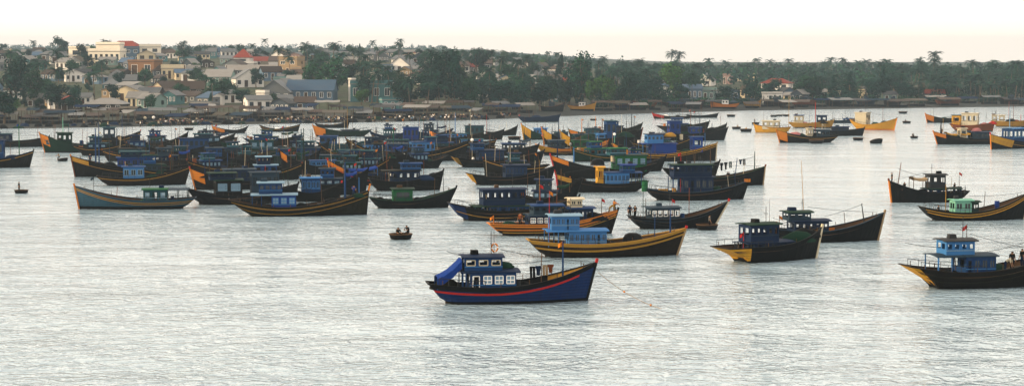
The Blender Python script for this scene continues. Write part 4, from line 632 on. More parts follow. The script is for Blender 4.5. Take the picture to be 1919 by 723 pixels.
# ------------------------------------------------------------------ people
def person_mesh(name, J, hat=False):
    """one continuous skinned body; J gives the posed joints"""
    V, E, RAD, SEG = [], [], [], []
    idx = {}
    def v(n, p, r): idx[n] = len(V); V.append(p); RAD.append(r)
    def e(a, b, part): E.append((idx[a], idx[b])); SEG.append((idx[a], idx[b], part))
    g = J.get
    v('pel', g('pel'), .125); v('spi', g('spi'), .12); v('che', g('che'), .145); v('nec', g('nec'), .055); v('hea', g('hea'), .085); v('top', g('top'), .075)
    e('pel', 'spi', 1); e('spi', 'che', 1); e('che', 'nec', 0); e('nec', 'hea', 0); e('hea', 'top', 3)
    for s in 'lr':
        for n, r in (('sho', .062), ('elb', .045), ('wri', .030), ('pal', .034), ('hip', .092), ('kne', .060), ('ank', .040), ('toe', .035)): v(n+s, g(n+s), r)
        for a, b, p in (('che', 'sho'+s, 1), ('sho'+s, 'elb'+s, 1), ('elb'+s, 'wri'+s, 0), ('wri'+s, 'pal'+s, 0), ('pel', 'hip'+s, 2), ('hip'+s, 'kne'+s, 2), ('kne'+s, 'ank'+s, 2), ('ank'+s, 'toe'+s, 0)): e(a, b, p)
        w, p = Vector(g('wri'+s)), Vector(g('pal'+s)); d = (p-w).normalized(); sd_ = d.cross(Vector((0, 1, 0.2))).normalized()
        for k, (off, ln) in enumerate(((-.03, .075), (-.01, .085), (.012, .08), (.032, .06))):
            v(f'f{k}{s}', tuple(p+sd_*off*1.2+d*ln), .009); e('pal'+s, f'f{k}{s}', 0)
        v('th'+s, tuple(lerp(w, p, .5)-sd_*.06+d*.03), .011); e('pal'+s, 'th'+s, 0)
    me = bpy.data.meshes.new(name); me.from_pydata([tuple(p) for p in V], E, []); o = bpy.data.objects.new(name, me); col.objects.link(o)
    o.modifiers.new('skin', 'SKIN'); 
    for i, sv_ in enumerate(me.skin_vertices[0].data): sv_.radius = (RAD[i], RAD[i]); sv_.use_root = (i == 0)
    md = o.modifiers.new('sub', 'SUBSURF'); md.levels = 1; md.render_levels = 1
    dg = bpy.context.evaluated_depsgraph_get(); out = bpy.data.meshes.new_from_object(o.evaluated_get(dg)); bpy.data.objects.remove(o)
    out.materials.clear()
    for k in ('skin', 'white', 'navy', 'black'): out.materials.append(cloth(k))
    VV = [Vector(p) for p in V]; hd = Vector(J['hea'])
    for f in out.polygons:
        c = f.center; best, bp_ = 9, 1
        for a, b, p in SEG:
            A_, B_ = VV[a], VV[b]; t_ = max(0, min(1, (c-A_).dot(B_-A_)/max(1e-6, (B_-A_).length_squared))); d_ = (c-A_.lerp(B_, t_)).length
            if d_ < best: best, bp_ = d_, p
        if (c-hd).length < .16 and (c.z > hd.z+.045 or c.y > hd.y+.03) and c.z > hd.z-.06: bp_ = 3
        f.material_index = bp_; f.use_smooth = True
    # nose, eyes, ears worked into the same mesh
    bm = bmesh.new(); bm.from_mesh(out)
    for off, sz, mi_ in (((0, -.105, -.01), (.02, .035, .04), 0), ((-.034, -.092, .02), (.022, .012, .012), 3), ((.034, -.092, .02), (.022, .012, .012), 3), ((-.092, 0, 0), (.02, .035, .055), 0), ((.092, 0, 0), (.02, .035, .055), 0), ((0, -.092, -.05), (.045, .012, .012), 2)):
        r = bmesh.ops.create_cube(bm, size=1, matrix=Matrix.Translation(hd+Vector(off)) @ Matrix.Diagonal((*sz, 1)))
        for f in {f for v_ in r['verts'] for f in v_.link_faces}: f.material_index = mi_
    bm.to_mesh(out); bm.free(); return out
COL['skin'] = (0.22, 0.12, 0.07)
ST = dict(pel=(0, 0, .90), spi=(0, -.01, 1.12), che=(0, 0, 1.30), nec=(0, 0, 1.43), hea=(0, -.015, 1.53), top=(0, .0, 1.61))
for s, k in (('l', -1), ('r', 1)):
    ST.update({'sho'+s: (k*.18, 0, 1.36), 'elb'+s: (k*.235, .02, 1.09), 'wri'+s: (k*.25, -.06, .86), 'pal'+s: (k*.25, -.09, .78), 'hip'+s: (k*.09, 0, .86), 'kne'+s: (k*.10, -.02, .47), 'ank'+s: (k*.10, .02, .08), 'toe'+s: (k*.11, -.15, .03)})
def pose(**k): d = dict(ST); d.update(k); return d
POSES = {'stand': pose(),
 'reach': pose(elbl=(-.2, -.22, 1.2), wril=(-.16, -.42, 1.2), pall=(-.15, -.5, 1.2), elbr=(.22, -.2, 1.16), wrir=(.18, -.4, 1.05), palr=(.17, -.48, 1.03), kner=(.1, -.12, .48), ankr=(.1, .1, .08)),
 'bend': pose(spi=(0, -.16, 1.05), che=(0, -.36, 1.14), nec=(0, -.5, 1.18), hea=(0, -.58, 1.2), top=(0, -.64, 1.25), shol=(-.18, -.38, 1.16), shor=(.18, -.38, 1.16), elbl=(-.2, -.44, .88), elbr=(.2, -.44, .88), wril=(-.18, -.5, .66), wrir=(.18, -.5, .66), pall=(-.18, -.52, .58), palr=(.18, -.52, .58)),
 'sit': pose(pel=(0, 0, .28), spi=(0, -.01, .5), che=(0, -.03, .7), nec=(0, -.03, .83), hea=(0, -.05, .93), top=(0, -.03, 1.01), shol=(-.18, -.03, .76), shor=(.18, -.03, .76), elbl=(-.23, -.12, .5), elbr=(.23, -.12, .5), wril=(-.16, -.3, .42), wrir=(.16, -.3, .42), pall=(-.15, -.38, .42), palr=(.15, -.38, .42),
      hipl=(-.1, -.02, .26), hipr=(.1, -.02, .26), knel=(-.15, -.38, .42), kner=(.15, -.38, .42), ankl=(-.13, -.42, .08), ankr=(.13, -.42, .08), toel=(-.13, -.56, .03), toer=(.13, -.56, .03)),
 'row': pose(pel=(0, 0, .55), spi=(0, -.06, .76), che=(0, -.14, .94), nec=(0, -.18, 1.07), hea=(0, -.22, 1.16), top=(0, -.21, 1.24), shol=(-.18, -.14, 1.0), shor=(.18, -.14, 1.0), elbl=(-.24, -.3, .8), elbr=(.24, -.3, .8), wril=(-.1, -.5, .82), wrir=(.1, -.48, .74), pall=(-.06, -.57, .82), palr=(.06, -.55, .74),
      hipl=(-.1, -.02, .52), hipr=(.1, -.02, .52), knel=(-.15, -.34, .42), kner=(.15, -.3, .38), ankl=(-.13, -.2, .08), ankr=(.13, -.2, .08), toel=(-.13, -.36, .03), toer=(.13, -.36, .03))}
PM = {k: person_mesh('body_'+k, j) for k, j in POSES.items()}
mb = MB(); mb.lathe([(.25, -.02), (.2, .03), (.1, .11), (.01, .17)], P('tan'), 12); mb.lathe([(.01, .165), (.1, .1), (.2, .02), (.25, -.022)], P('tan'), 12); HAT = mb.mesh('hat')
def person(loc, ps, rz, shirt, trou, label, group=None, hat=False):
    o = inst(PM[ps], 'person', None, loc, rz, (1.22, 1.22, 1.08)); tag(o, label, 'person', group)
    for i, k in ((1, shirt), (2, trou)): o.material_slots[i].link = 'OBJECT'; o.material_slots[i].material = cloth(k)
    if hat: h = inst(HAT, 'hat', o, Vector(POSES[ps]['top'])+Vector((0, 0, -.05)))
    return o
def crew(B_, px, ps, rz, shirt, trou, label, y=0.0, py=None, hat=False):
    return person(B_.wp(px, py, y), ps, rz, shirt, trou, label, 'crew on the boats', hat)
crew(Hh, 1876, 'bend', R(60), 'cream', 'navy', 'crew member in a pale shirt bending over on the right edge boat', -1.0)
crew(Hh, 1893, 'stand', R(20), 'dark', 'black', 'crew member standing in black beside the blue wheelhouse at the right edge', -.6)
crew(Hh, 1915, 'stand', R(-60), 'dark', 'navy', 'crew member in dark clothes standing nearest the right edge', -.4)
crew(Ii, 1668, 'stand', R(-90), 'dark', 'navy', 'crew member standing on the prow of the black boat pointing left', 0)
crew(Ii, 1691, 'sit', R(-60), 'black', 'dark', 'crew member sitting by the bow pole of the black boat pointing left', .4)
crew(Ii, 1791, 'stand', R(100), 'dark', 'black', 'crew member standing at the stern of the black boat pointing left', 0)
crew(Cc, 1143, 'bend', R(90), 'ochre', 'tan', 'crew member in yellow stooping at the left of the deck gang', 0)
crew(Cc, 1152, 'reach', R(60), 'orange', 'dark', 'crew member in orange reaching out from the orange striped bow', 0)
crew(Ee, 1180, 'stand', R(30), 'navy', 'dark', 'crew member in navy standing at the stern of the low black boat', .3)
crew(Ee, 1190, 'reach', R(-40), 'dark', 'black', 'crew member in black nearest the white windowed cabin', .2)
crew(Cc, 973, 'stand', R(-30), 'rust', 'dark', 'crew member in a rust red shirt on the orange striped boat', -.7)
crew(Jj, 1757, 'sit', R(-90), 'black', 'dark', 'crew member crouched at the stern of the mint cabin boat', 0)
crew(Ll, 662, 'reach', R(10), 'cobalt', 'navy', 'crew member in a bright blue shirt at the bow of the long brown boat', -.3)
crew(Oo, 172, 'stand', R(-20), 'navy', 'dark', 'crew member in navy at the ochre bow of the big black boat', .3)
crew(AC, 1262, 'sit', R(0), 'navy', 'dark', 'crew member sitting outside the bright blue cabin', -1.5)
crew(BH, 1762, 'stand', R(-70), 'dark', 'black', 'crew member standing on the prow beside the yellow awning', .2)
crew(AE, 1365, 'sit', R(-40), 'dark', 'navy', 'crew member sitting under the hanging clothes', 0)
crew(A, 889, 'reach', R(200), 'black', 'navy', 'crew member in black in the cabin doorway of the nearest boat', -1.25)
# ------------------------------------------------------------------ lifebuoy, clothes, mooring rope on the nearest boat
mb = MB(); p = A.wp(927, 463)
ring = [[(math.cos(a)*(.34+.085*math.cos(c_)), .085*math.sin(c_), math.sin(a)*(.44+.085*math.cos(c_))) for c_ in [k*math.pi/4 for k in range(8)]] for a in [k*math.pi/12 for k in range(25)]]
for i in range(24): mb.grid([ring[i], ring[i+1]], P('white') if i % 6 == 0 else P('orange'), True)
o = mb.build('lifebuoy', None, True); o.location = p; o.scale = (.75,)*3; tag(o, 'orange ring lifebuoy standing on the wheelhouse roof of the nearest boat', 'lifebuoy')
def garment(B_, px, py, h, key, kind, label, grp):
    mb = MB(); w = .22 if kind == 't' else .17; rows = []
    if kind == 't':
        for s in (-1, 1): mb.grid([[(s*.13-.11+.22*j/3, .03*math.sin(j*2+i), -h*i/5) for j in range(4)] for i in range(6)], cloth(key))
        mb.grid([[(-.25+.5*j/5, .035, -.16*i) for j in range(6)] for i in range(2)], cloth(key))
    else:
        mb.grid([[((-w+2*w*j/6)*(1.55 if i < 2 else 1), .04*math.sin(j*1.7+i), -h*i/5) for j in range(7)] for i in range(6)], cloth(key))
    o = mb.build('hanging_garment'); o.location = B_.wp(px, py); o.rotation_euler.z = B_.rz+.15; tag(o, label, 'garment', grp)
for px, py, h, key, kind, w_ in [(998, 499, .95, 'black', 't', 'black trousers, leftmost'), (1009, 498, .8, 'navy', 's', 'dark shirt, second from the left'), (1022, 497, .85, 'tan', 't', 'tan trousers, second from the right'), (1032, 496, .7, 'rust', 's', 'rusty brown shirt, rightmost')]:
    garment(A, px, py, h, key, kind, w_+' on the line of the nearest boat', 'washing on the nearest boat')
for px, py, h, key, kind, w_ in [(1352, 305, 1.3, 'black', 's', 'black shirt, leftmost'), (1360, 304, 1.2, 'dark', 's', 'near-black shirt, second'), (1369, 303, 1.0, 'dkgreen', 't', 'dark green trousers, third'), (1388, 299, .8, 'navy', 's', 'small navy shirt, fourth'), (1395, 298, 1.0, 'dkgrey', 't', 'grey trousers, nearest the bow pole')]:
    garment(AE, px, py, h, key, kind, w_+' on the black boat\'s clothes line', 'washing on the far clothes line')
rt = thing('mooring_rope', 'sagging mooring rope with orange floats running down from the nearest boat\'s bow', 'rope', A.wp(1122, 512))
e0, e1 = rt.location.copy(), at(1240, 578); mid = at(1196, 556, .25); q = MB()
pts = [e0.lerp(e1, k/12)-Vector((0, 0, 1.1*4*(k/12)*(1-k/12)*.35)) for k in range(13)]
q.tube([p_-e0 for p_ in pts], .022, P('tan'), 5); q.build('rope', rt)
for k in (5, 10):
    q = MB(); q.lathe([(.001, -.1), (.06, -.07), (.09, 0), (.06, .07), (.001, .1)], P('orange'), 8, tuple(pts[k]-e0)); q.build('float', rt)
# ------------------------------------------------------------------ round basket boats
mb = MB(); BK_ = P('wood')
mb.lathe([(.001, -.22), (.45, -.2), (.78, -.08), (.95, .12), (1.02, .36), (1.03, .46)], P('black'), 18); mb.lathe([(.97, .46), (.95, .34), (.88, .12), (.7, -.04), (.001, -.1)], P('wood'), 18)
BASKET_HULL = mb.mesh('bowl', True); mb = MB(); mb.lathe([(1.03, .44), (1.08, .45), (1.08, .52), (.96, .52), (.96, .45), (1.03, .44)], P('wood'), 18); BASKET_RIM = mb.mesh('rim', True)
mb = MB(); mb.box((0, 0, .22), (1.8, .28, .05), P('wood')); BASKET_SEAT = mb.mesh('seat')
mb = MB(); mb.tube([(0, 0, 0), (0, 0, 1.5)], .03, P('wood'), 6); mb.box((0, 0, -.25), (.2, .03, .55), P('wood')); OAR = mb.mesh('oar')
def basket(px, py, label, scl=1.0, tilt=0.0, riders=(), heap=None):
    c = at(px, py); r = thing('basket_boat', label, 'basket boat', c, random.uniform(0, 6), 'round basket boats on the water'); r.scale = (scl,)*3; r.rotation_euler.x = tilt
    inst(BASKET_HULL, 'bowl', r); inst(BASKET_RIM, 'rim', r); inst(BASKET_SEAT, 'seat', r)
    for dx, ps, rz, sh, lab in riders:
        person(c+Vector((dx, 0, .02 if ps == 'stand' else .26)), ps, rz, sh, 'dark', lab, 'people in basket boats')
        if ps == 'row':
            o = inst(OAR, 'oar', None, c+Vector((dx, 0, .02))+Matrix.Rotation(rz, 3, 'Z') @ Vector((.0, -.62, -.1))); o.rotation_euler = (R(-35), 0, rz); tag(o, 'paddle held by '+lab.split(' in ')[0]+' at '+('the left' if px < 400 else 'the middle' if px < 900 else 'the black boat'), 'paddle', 'paddles')
    return c
basket(40, 362, 'basket boat with one paddler, alone near the left edge', 1.0, 0, [(-.35, 'stand', R(90), 'dark', 'lone paddler in dark clothes near the left edge')])
basket(118, 302, 'tipped basket boat between the left edge boat and the ochre bow', 1.0, R(-12), [(-.7, 'row', R(-90), 'tan', 'crouching paddler in the tipped basket boat')])
basket(751, 448, 'basket boat carrying two people in the open water left of centre', 1.25, 0, [(-.3, 'sit', R(30), 'dark', 'seated passenger, left of the two in the open water'), (.85, 'row', R(-40), 'black', 'paddler, right of the two in the open water')])
basket(1325, 430, 'basket boat with one standing figure beside the low black boat', 1.25, 0, [(.3, 'stand', R(100), 'grey', 'figure in a grey shirt standing in the basket boat beside the low black boat')])
basket(1530, 269, 'basket boat tied at the foremost dark hull of the right fleet', 1.7)
basket(1608, 263, 'low basket boat in front of the bright yellow boat', 1.3)
basket(1643, 269, 'tilted basket boat below the bright yellow boat', 1.5, R(-22))
basket(1713, 259, 'basket boat with one rider right of the tilted one', 1.0, 0, [(-.3, 'sit', 0, 'dark', 'rider hunched in the basket boat of the open right channel')])
basket(1692, 213, 'basket boat nearest the right beach', 1.6)
basket(1699, 231, 'basket boat with a rider behind the bright yellow boat', 1.3, 0, [(-.4, 'sit', 1, 'dark', 'rider in the basket boat behind the bright yellow boat')])
basket(1370, 219, 'empty basket boat far out in the middle channel', 1.5)
basket(1380, 242, 'basket boat with a heap of gear left of the right fleet', 1.3, 0, [(.3, 'sit', 1, 'tan', 'rider in tan left of the right fleet')])
basket(1398, 247, 'nearer basket boat left of the yellow boat with cream sheds', 1.6, 0, [(0, 'sit', 2, 'ochre', 'rider in ochre by the cream sheds')])
basket(1416, 233, 'small basket boat just behind the cream sheds boat', 1.2, 0, [(-.3, 'stand', 1, 'dark', 'standing rider just behind the cream sheds boat')])
basket(1450, 219, 'leftmost of three basket boats behind the right fleet', 1.2); basket(1461, 218, 'middle of three basket boats behind the right fleet', 1.1); basket(1473, 218, 'rightmost of three basket boats behind the right fleet', 1.2)
basket(354, 244, 'basket boat off the left beach crowd', 1.3); basket(1112, 226, 'basket boat with gear in front of the beached orange boat', 1.1)
basket(964, 262, 'flat basket boat in the gap of bright water', 1.6); basket(436, 262, 'basket boat tied behind the left cluster', 1.2)
# upturned basket boats carried on deck
def upturned(B_, px, scl, label, z):
    r = thing('upturned_basket_boat', label, 'basket boat', B_.wp(px, None, 0, z), 0, 'basket boats stowed upside down'); r.rotation_euler.x = math.pi; r.scale = (scl, scl, scl*1.35); inst(BASKET_HULL, 'bowl', r); inst(BASKET_RIM, 'rim', r)
upturned(Bb, 1186, 1.05, 'black upturned basket boat on the foredeck of the sky blue cabin boat', 2.05)
upturned(AA2, 1120, 1.15, 'black upturned basket boat beside the green cabins', 3.0)

# ------------------------------------------------------------------ trees
def rnd(a, b): return random.uniform(a, b)
BARK = paint('bark', (0.09, 0.07, 0.05), rough=0.9, spec=0.05, bump=0.4)
LEAF = [leaf_mat('foliage_dark', (0.004, 0.026, 0.017)), leaf_mat('foliage_mid', (0.009, 0.043, 0.017)), leaf_mat('foliage_light', (0.026, 0.068, 0.014)), leaf_mat('palm_frond', (0.005, 0.030, 0.018))]
def palm_variant(seed):
    rg = random.Random(seed); H = 13.0; lean = rg.uniform(-1.4, 1.4); mb = MB()
    path = [(lean*(k/7)**2, rg.uniform(-.05, .05), H*k/7-.6) for k in range(8)]; mb.tube(path, [.27, .21, .18, .165, .155, .15, .145, .15], BARK, 7)
    tr = mb.mesh('palm_trunk'); mb = MB(); T = Vector(path[-1])
    for k in range(20):
        az = k*2.4+rg.uniform(-.3, .3); el = rg.uniform(-.35, 1.15); Lf = rg.uniform(3.4, 4.6); n = 9; p = T.copy(); d = Vector((math.cos(az)*math.cos(el), math.sin(az)*math.cos(el), math.sin(el))); pts = [p.copy()]
        for i in range(n): p = p+d*Lf/n; d = (d+Vector((0, 0, -.16-.02*i))).normalized(); pts.append(p.copy())
        for i in range(n):
            a, b_ = pts[i], pts[i+1]; dd = (b_-a).normalized(); sd_ = dd.cross(Vector((0, 0, 1))).normalized(); wl = .95*math.sin(math.pi*(i+1.2)/(n+2))+.12
            for s in (-1, 1):
                for f0, f1 in ((.0, .42), (.5, .92)):
                    q0, q1 = a.lerp(b_, f0), a.lerp(b_, f1); tip = (q0+q1)/2+sd_*s*wl+dd*.35+Vector((0, 0, -.45*wl))
                    mb.add([q0, q1, tip], [(0, 1, 2)], LEAF[3])
    for k in range(5): a = k*1.26; mb.lathe([(.001, -.16), (.12, -.1), (.15, 0), (.1, .12), (.001, .15)], LEAF[2], 6, (T.x+.28*math.cos(a), T.y+.28*math.sin(a), T.z-.35))
    return tr, mb.mesh('palm_crown'), H+2.2, 7.0
def broad_variant(seed, leaf, H=9.0, Wd=8.0, sparse=False, cone=False):
    rg = random.Random(seed); mb = MB(); th = H*(.32 if not cone else .2)
    mb.tube([(0, 0, -.6), (.1, 0, th*.5), (.05, .1, th), (0, 0, H*.75)], [.32, .24, .19, .05], BARK, 7); lob = []
    n = 11 if not cone else 12
    for k in range(n):
        if cone:
            f = k/(n-1); z = lerp(th, H*.95, f); rr = Wd*.5*(1-f)**.8*.6; a = rg.uniform(0, 6.28); lob.append((Vector((rr*math.cos(a), rr*math.sin(a), z)), Wd*.24*(1-f*.65), H*.10))
        else:
            a = k*2.4+rg.uniform(-.4, .4); rr = Wd*.5*rg.uniform(.15, .68); z = rg.uniform(th*1.05, H*.86); rr *= 1.15-abs(z/H-.55); lob.append((Vector((rr*math.cos(a), rr*math.sin(a), z)), Wd*rg.uniform(.15, .24), H*rg.uniform(.09, .15)))
    for c, _, _ in lob: mb.tube([(0, 0, th*.9), (c.x*.5, c.y*.5, lerp(th, c.z, .65)), tuple(c)], [.12, .08, .03], BARK, 5)
    tr = mb.mesh('tree_trunk'); mb = MB()
    for c, rx, rz in lob:
        for i in range(70 if sparse else 150):
            u = Vector((rg.gauss(0, 1), rg.gauss(0, 1), rg.gauss(0, 1))).normalized(); r = rg.uniform(.55, 1.12); p = c+Vector((u.x*rx*r, u.y*rx*r, u.z*rz*r*1.25))
            nv = (u+Vector((rg.uniform(-.8, .8), rg.uniform(-.8, .8), rg.uniform(-.5, 1)))).normalized(); a = nv.cross(Vector((0, 0, 1))).normalized(); b_ = a.cross(nv); q = rg.uniform(.2, .42)*(1 if not sparse else .8)
            mb.add([p-a*q, p+b_*q*.7-nv*.06, p+a*q, p-b_*q*.7-nv*.06], [(0, 1, 2, 3)], leaf)
    return tr, mb.mesh('tree_crown'), H, Wd
PALMS = [palm_variant(k) for k in range(5)]
BROAD = {'dark': [broad_variant(11, LEAF[0]), broad_variant(12, LEAF[0], 9, 8.6), broad_variant(13, LEAF[0], 10, 7)], 'mid': [broad_variant(21, LEAF[1]), broad_variant(22, LEAF[1], 8, 8.5)], 'light': [broad_variant(31, LEAF[2], 8, 9)],
         'cone': [broad_variant(41, LEAF[0], 11, 6, cone=True), broad_variant(42, LEAF[0], 12, 5, cone=True)], 'sparse': [broad_variant(51, LEAF[0], 10, 7, sparse=True)], 'palm': PALMS}
NTREE = [0]
def tree_at(p, kind, height, width, label, group, name=None):
    NTREE[0] += 1; V_ = BROAD[kind]; tr, cr, H, Wd = V_[NTREE[0] % len(V_)]
    nm = name or {'palm': 'coconut_palm', 'cone': 'casuarina_tree'}.get(kind, 'broadleaf_tree')
    r = thing(nm, label, 'palm' if kind == 'palm' else 'tree', p, rnd(0, 6.28), group); k = height/H; kw = (width/Wd) if width else k
    r.scale = (kw, kw, k); inst(tr, 'trunk', r); inst(cr, 'crown', r); return r
def tree(px, yb, yt, wpx, kind, label, group='trees of the fishing town'):
    p = land(px, yb); s = proj(p)[2]; return tree_at(p, kind, (yb-yt)/s, wpx/s if wpx else None, label, group)
# ------------------------------------------------------------------ houses
HC = dict(white=(.72, .70, .66), cream=(.66, .56, .38), sand=(.50, .36, .20), brick=(.36, .19, .09), grey=(.22, .24, .25), blue=(.15, .25, .36), teal=(.11, .29, .31), mint=(.30, .46, .42), brown=(.12, .08, .05), pink=(.42, .28, .25), slate=(.10, .13, .16), darkwood=(.07, .055, .04))
RC = dict(tin=(.20, .22, .235), rust=(.10, .07, .055), red=(.34, .055, .03), brown=(.075, .05, .035), blue=(.09, .17, .28), pale=(.34, .34, .33), dark=(.06, .065, .07), thatch=(.10, .085, .06), concrete=(.40, .38, .35))
for k_ in HC: HC[k_] = tuple(v*(.8 if k_ in ('white', 'cream') else .5) for v in HC[k_])
for k_ in RC: RC[k_] = tuple(v*.5 for v in RC[k_])
HC['ivory'] = (.74, .68, .56)
def WM(k): return paint('plaster_'+k, HC[k], rough=.9, wear=.3, scale=.35, spec=.06, dirt=(.10, .10, .09), bump=.1)
def RM(k): return roof_mat('roof_'+k, RC[k], k in ('red', 'brown'))
FOOT = []
def house_at(p, w, d, h, rh, roof, wall_k, roof_k, nwin, rz, label, group=None, floors=1, door=True, name='house', cat='house', porch=None, base=1.6):
    r = thing(name, label, cat, p, rz, group); FOOT.append((p.x, p.y, max(w, d)*.5)); M, Rm = WM(wall_k), RM(roof_k)
    mb = MB(); fh = h/floors; ops = []; wins = []
    for f in range(floors):
        n = max(1, nwin); cell = w/(n+(1 if door and f == 0 else 0))
        for i in range(n+(1 if door and f == 0 else 0)):
            a = i*cell+cell*.27; b_ = (i+1)*cell-cell*.27; z0 = base+f*fh
            if door and f == 0 and i == n//2: wins.append(('door', (a, b_, z0+.05, z0+fh*.78)))
            elif nwin: wins.append(('window', (a, b_, z0+fh*.34, z0+fh*.78)))
    # stacked floors: build the front in storey-high bands so that every opening is real
    for f in range(floors):
        z0 = 0 if f == 0 else base+f*fh; z1 = base+(f+1)*fh
        fo = [(a, b_, c-z0, e-z0) for _, (a, b_, c, e) in wins if z0 <= c < z1]
        for yy, oo in ((-d/2+.1, fo), (d/2-.1, [])):
            q = MB(); wall(q, (-w/2, yy, z0), (1, 0, 0), (0, -1, 0), w, z1-z0, oo, M, .2); mb.v, mb.f, mb.m, mb.mats = merge(mb, q)
        for xx in (-w/2+.1, w/2-.1):
            q = MB(); so = [(d*.55, d*.55+min(1.4, d*.2), z1-z0-fh*.66, z1-z0-fh*.22)] if nwin else []
            wall(q, (xx, -d/2+.2, z0), (0, 1, 0), (1, 0, 0), d-.4, z1-z0, so, M, .2); mb.v, mb.f, mb.m, mb.mats = merge(mb, q)
    top = base+h
    if roof == 'gable_end':
        for yy in (-d/2+.1, d/2-.1): mb.add([(-w/2, yy-.1, top), (w/2, yy-.1, top), (0, yy-.1, top+rh), (-w/2, yy+.1, top), (w/2, yy+.1, top), (0, yy+.1, top+rh)], [(0, 1, 2), (5, 4, 3), (0, 2, 5, 3), (2, 1, 4, 5)], M)
    if roof == 'gable':
        for xx in (-w/2+.1, w/2-.1): mb.add([(xx-.1, -d/2, top), (xx-.1, d/2, top), (xx-.1, 0, top+rh), (xx+.1, -d/2, top), (xx+.1, d/2, top), (xx+.1, 0, top+rh)], [(2, 1, 0), (3, 4, 5), (0, 3, 5, 2), (2, 5, 4, 1)], M)
    wo_ = mb.build('wall', r); wo_.location.z = -base
    for kind, (a, b_, z0, z1) in wins:
        q = MB(); x0, x1 = a-w/2, b_-w/2; y = -d/2-.015; F_ = P('white') if wall_k not in ('white', 'cream', 'ivory') else P('slate')
        for p1, p2 in (((x0, z0), (x1, z0)), ((x0, z1), (x1, z1)), ((x0, z0), (x0, z1)), ((x1, z0), (x1, z1))): q.bar((p1[0], y, p1[1]), (p2[0], y, p2[1]), .07, .12, F_)
        q.box(((x0+x1)/2, -d/2+.14, (z0+z1)/2), (x1-x0, .03, z1-z0), dark_glass() if kind == 'window' else P('wood'))
        if kind == 'window': q.bar(((x0+x1)/2, -d/2+.1, z0), ((x0+x1)/2, -d/2+.1, z1), .05, .08, F_)
        o = q.build(kind, r); o.location.z = -base
    q = MB(); o_ = .45; t_ = .14
    def slab(pts):
        n = len(pts); dn = [(x, y, z-t_) for x, y, z in pts]; q.add(list(pts)+dn, [tuple(range(n)), tuple(reversed(range(n, 2*n)))]+[(i, n+i, n+(i+1) % n, (i+1) % n) for i in range(n)], Rm)
    W2, D2 = w/2+o_, d/2+o_; e = .08
    if roof == 'gable':
        k = rh/(d/2)*o_; slab([(-W2, -D2, top-k+e), (W2, -D2, top-k+e), (W2, 0, top+rh+e), (-W2, 0, top+rh+e)]); slab([(W2, D2, top-k+e), (-W2, D2, top-k+e), (-W2, 0, top+rh+e), (W2, 0, top+rh+e)])
    elif roof == 'gable_end':
        k = rh/(w/2)*o_; slab([(-W2, D2, top-k+e), (-W2, -D2, top-k+e), (0, -D2, top+rh+e), (0, D2, top+rh+e)]); slab([(W2, -D2, top-k+e), (W2, D2, top-k+e), (0, D2, top+rh+e), (0, -D2, top+rh+e)])
    elif roof == 'hip':
        rx = max(.2, W2-D2); A_, B_, C_, D_ = (-W2, -D2, top), (W2, -D2, top), (W2, D2, top), (-W2, D2, top); E_, G_ = (-rx if W2 > D2 else -.01, 0, top+rh), (rx if W2 > D2 else .01, 0, top+rh)
        slab([A_, B_, G_, E_]); slab([C_, D_, E_, G_]); slab([D_, A_, E_]); slab([B_, C_, G_])
    elif roof == 'shed': slab([(-W2, -D2, top-.1), (W2, -D2, top-.1), (W2, D2, top+rh), (-W2, D2, top+rh)])
    else:
        q.box((0, 0, top+.12), (w+.5, d+.5, .24), Rm)
        for yy in (-d/2-.05, d/2+.05): q.box((0, yy, top+.24+rh/2), (w+.3, .15, rh), M)
        for xx in (-w/2-.05, w/2+.05): q.box((xx, 0, top+.24+rh/2), (.15, d-.1, rh), M)
    o = q.build('roof', r); o.location.z = -base
    if porch:
        q = MB(); q.add([(-w/2, -d/2-.02, base+h*.86), (w/2, -d/2-.02, base+h*.86), (w/2, -d/2-2.6, base+h*.62), (-w/2, -d/2-2.6, base+h*.62), (-w/2, -d/2-.02, base+h*.86-.1), (w/2, -d/2-.02, base+h*.86-.1), (w/2, -d/2-2.6, base+h*.62-.1), (-w/2, -d/2-2.6, base+h*.62-.1)], [(3, 2, 1, 0), (4, 5, 6, 7), (0, 4, 7, 3), (2, 6, 5, 1), (3, 7, 6, 2)], RM(porch))
        o = q.build('porch_roof', r); o.location.z = -base
        for i in range(4):
            q = MB(); q.box((lerp(-w/2+.2, w/2-.2, i/3), -d/2-2.4, (base+h*.62)/2), (.16, .16, base+h*.62-.1), P('wood')); o = q.build('porch_post', r); o.location.z = -base
    return r
def merge(a, b_):
    o = len(a.v); mats = list(a.mats); v = a.v+b_.v; f = a.f+[tuple(i+o for i in x) for x in b_.f]; mm = list(a.m)
    for k in b_.m:
        m_ = b_.mats[k]
        if m_ not in mats: mats.append(m_)
        mm.append(mats.index(m_))
    return v, f, mm, mats
def house(x0, x1, yb, ye, yr, roof, wk, rk, nwin, label, rz=-12, d=None, floors=1, D=None, **k):
    p = land((x0+x1)/2, yb)
    if D:
        v_ = ray((x0+x1)/2, yb); p = Vector((0, 0, CAMH))+v_*(D/v_.y); k.setdefault('base', max(1.2, p.z-ground(p.x, p.y)+1))
    s = proj(p)[2]; w = (x1-x0)/s*.94; h = max(2.2, (yb-ye)/s); rh = max(.5, (ye-yr)/s)
    return house_at(p, w, d or max(5, min(9, w*.7)), h, rh, roof, wk, rk, nwin, R(rz), label, 'houses of the fishing town', floors, **k)
house(168, 236, 121, 97, 92, 'flat', 'ivory', 'concrete', 5, 'big cream house with terrace on the left hilltop', rz=-14, d=9, D=1040)
house(181, 232, 97, 84, 80, 'flat', 'ivory', 'concrete', 0, 'windowless white upper block above the cream hilltop house', rz=-14, d=6, door=False, D=1041, base=.02)
house(205, 266, 100, 88, 77, 'hip', 'cream', 'red', 4, 'red tiled house on the crest behind the cream house', rz=-10, D=1075)
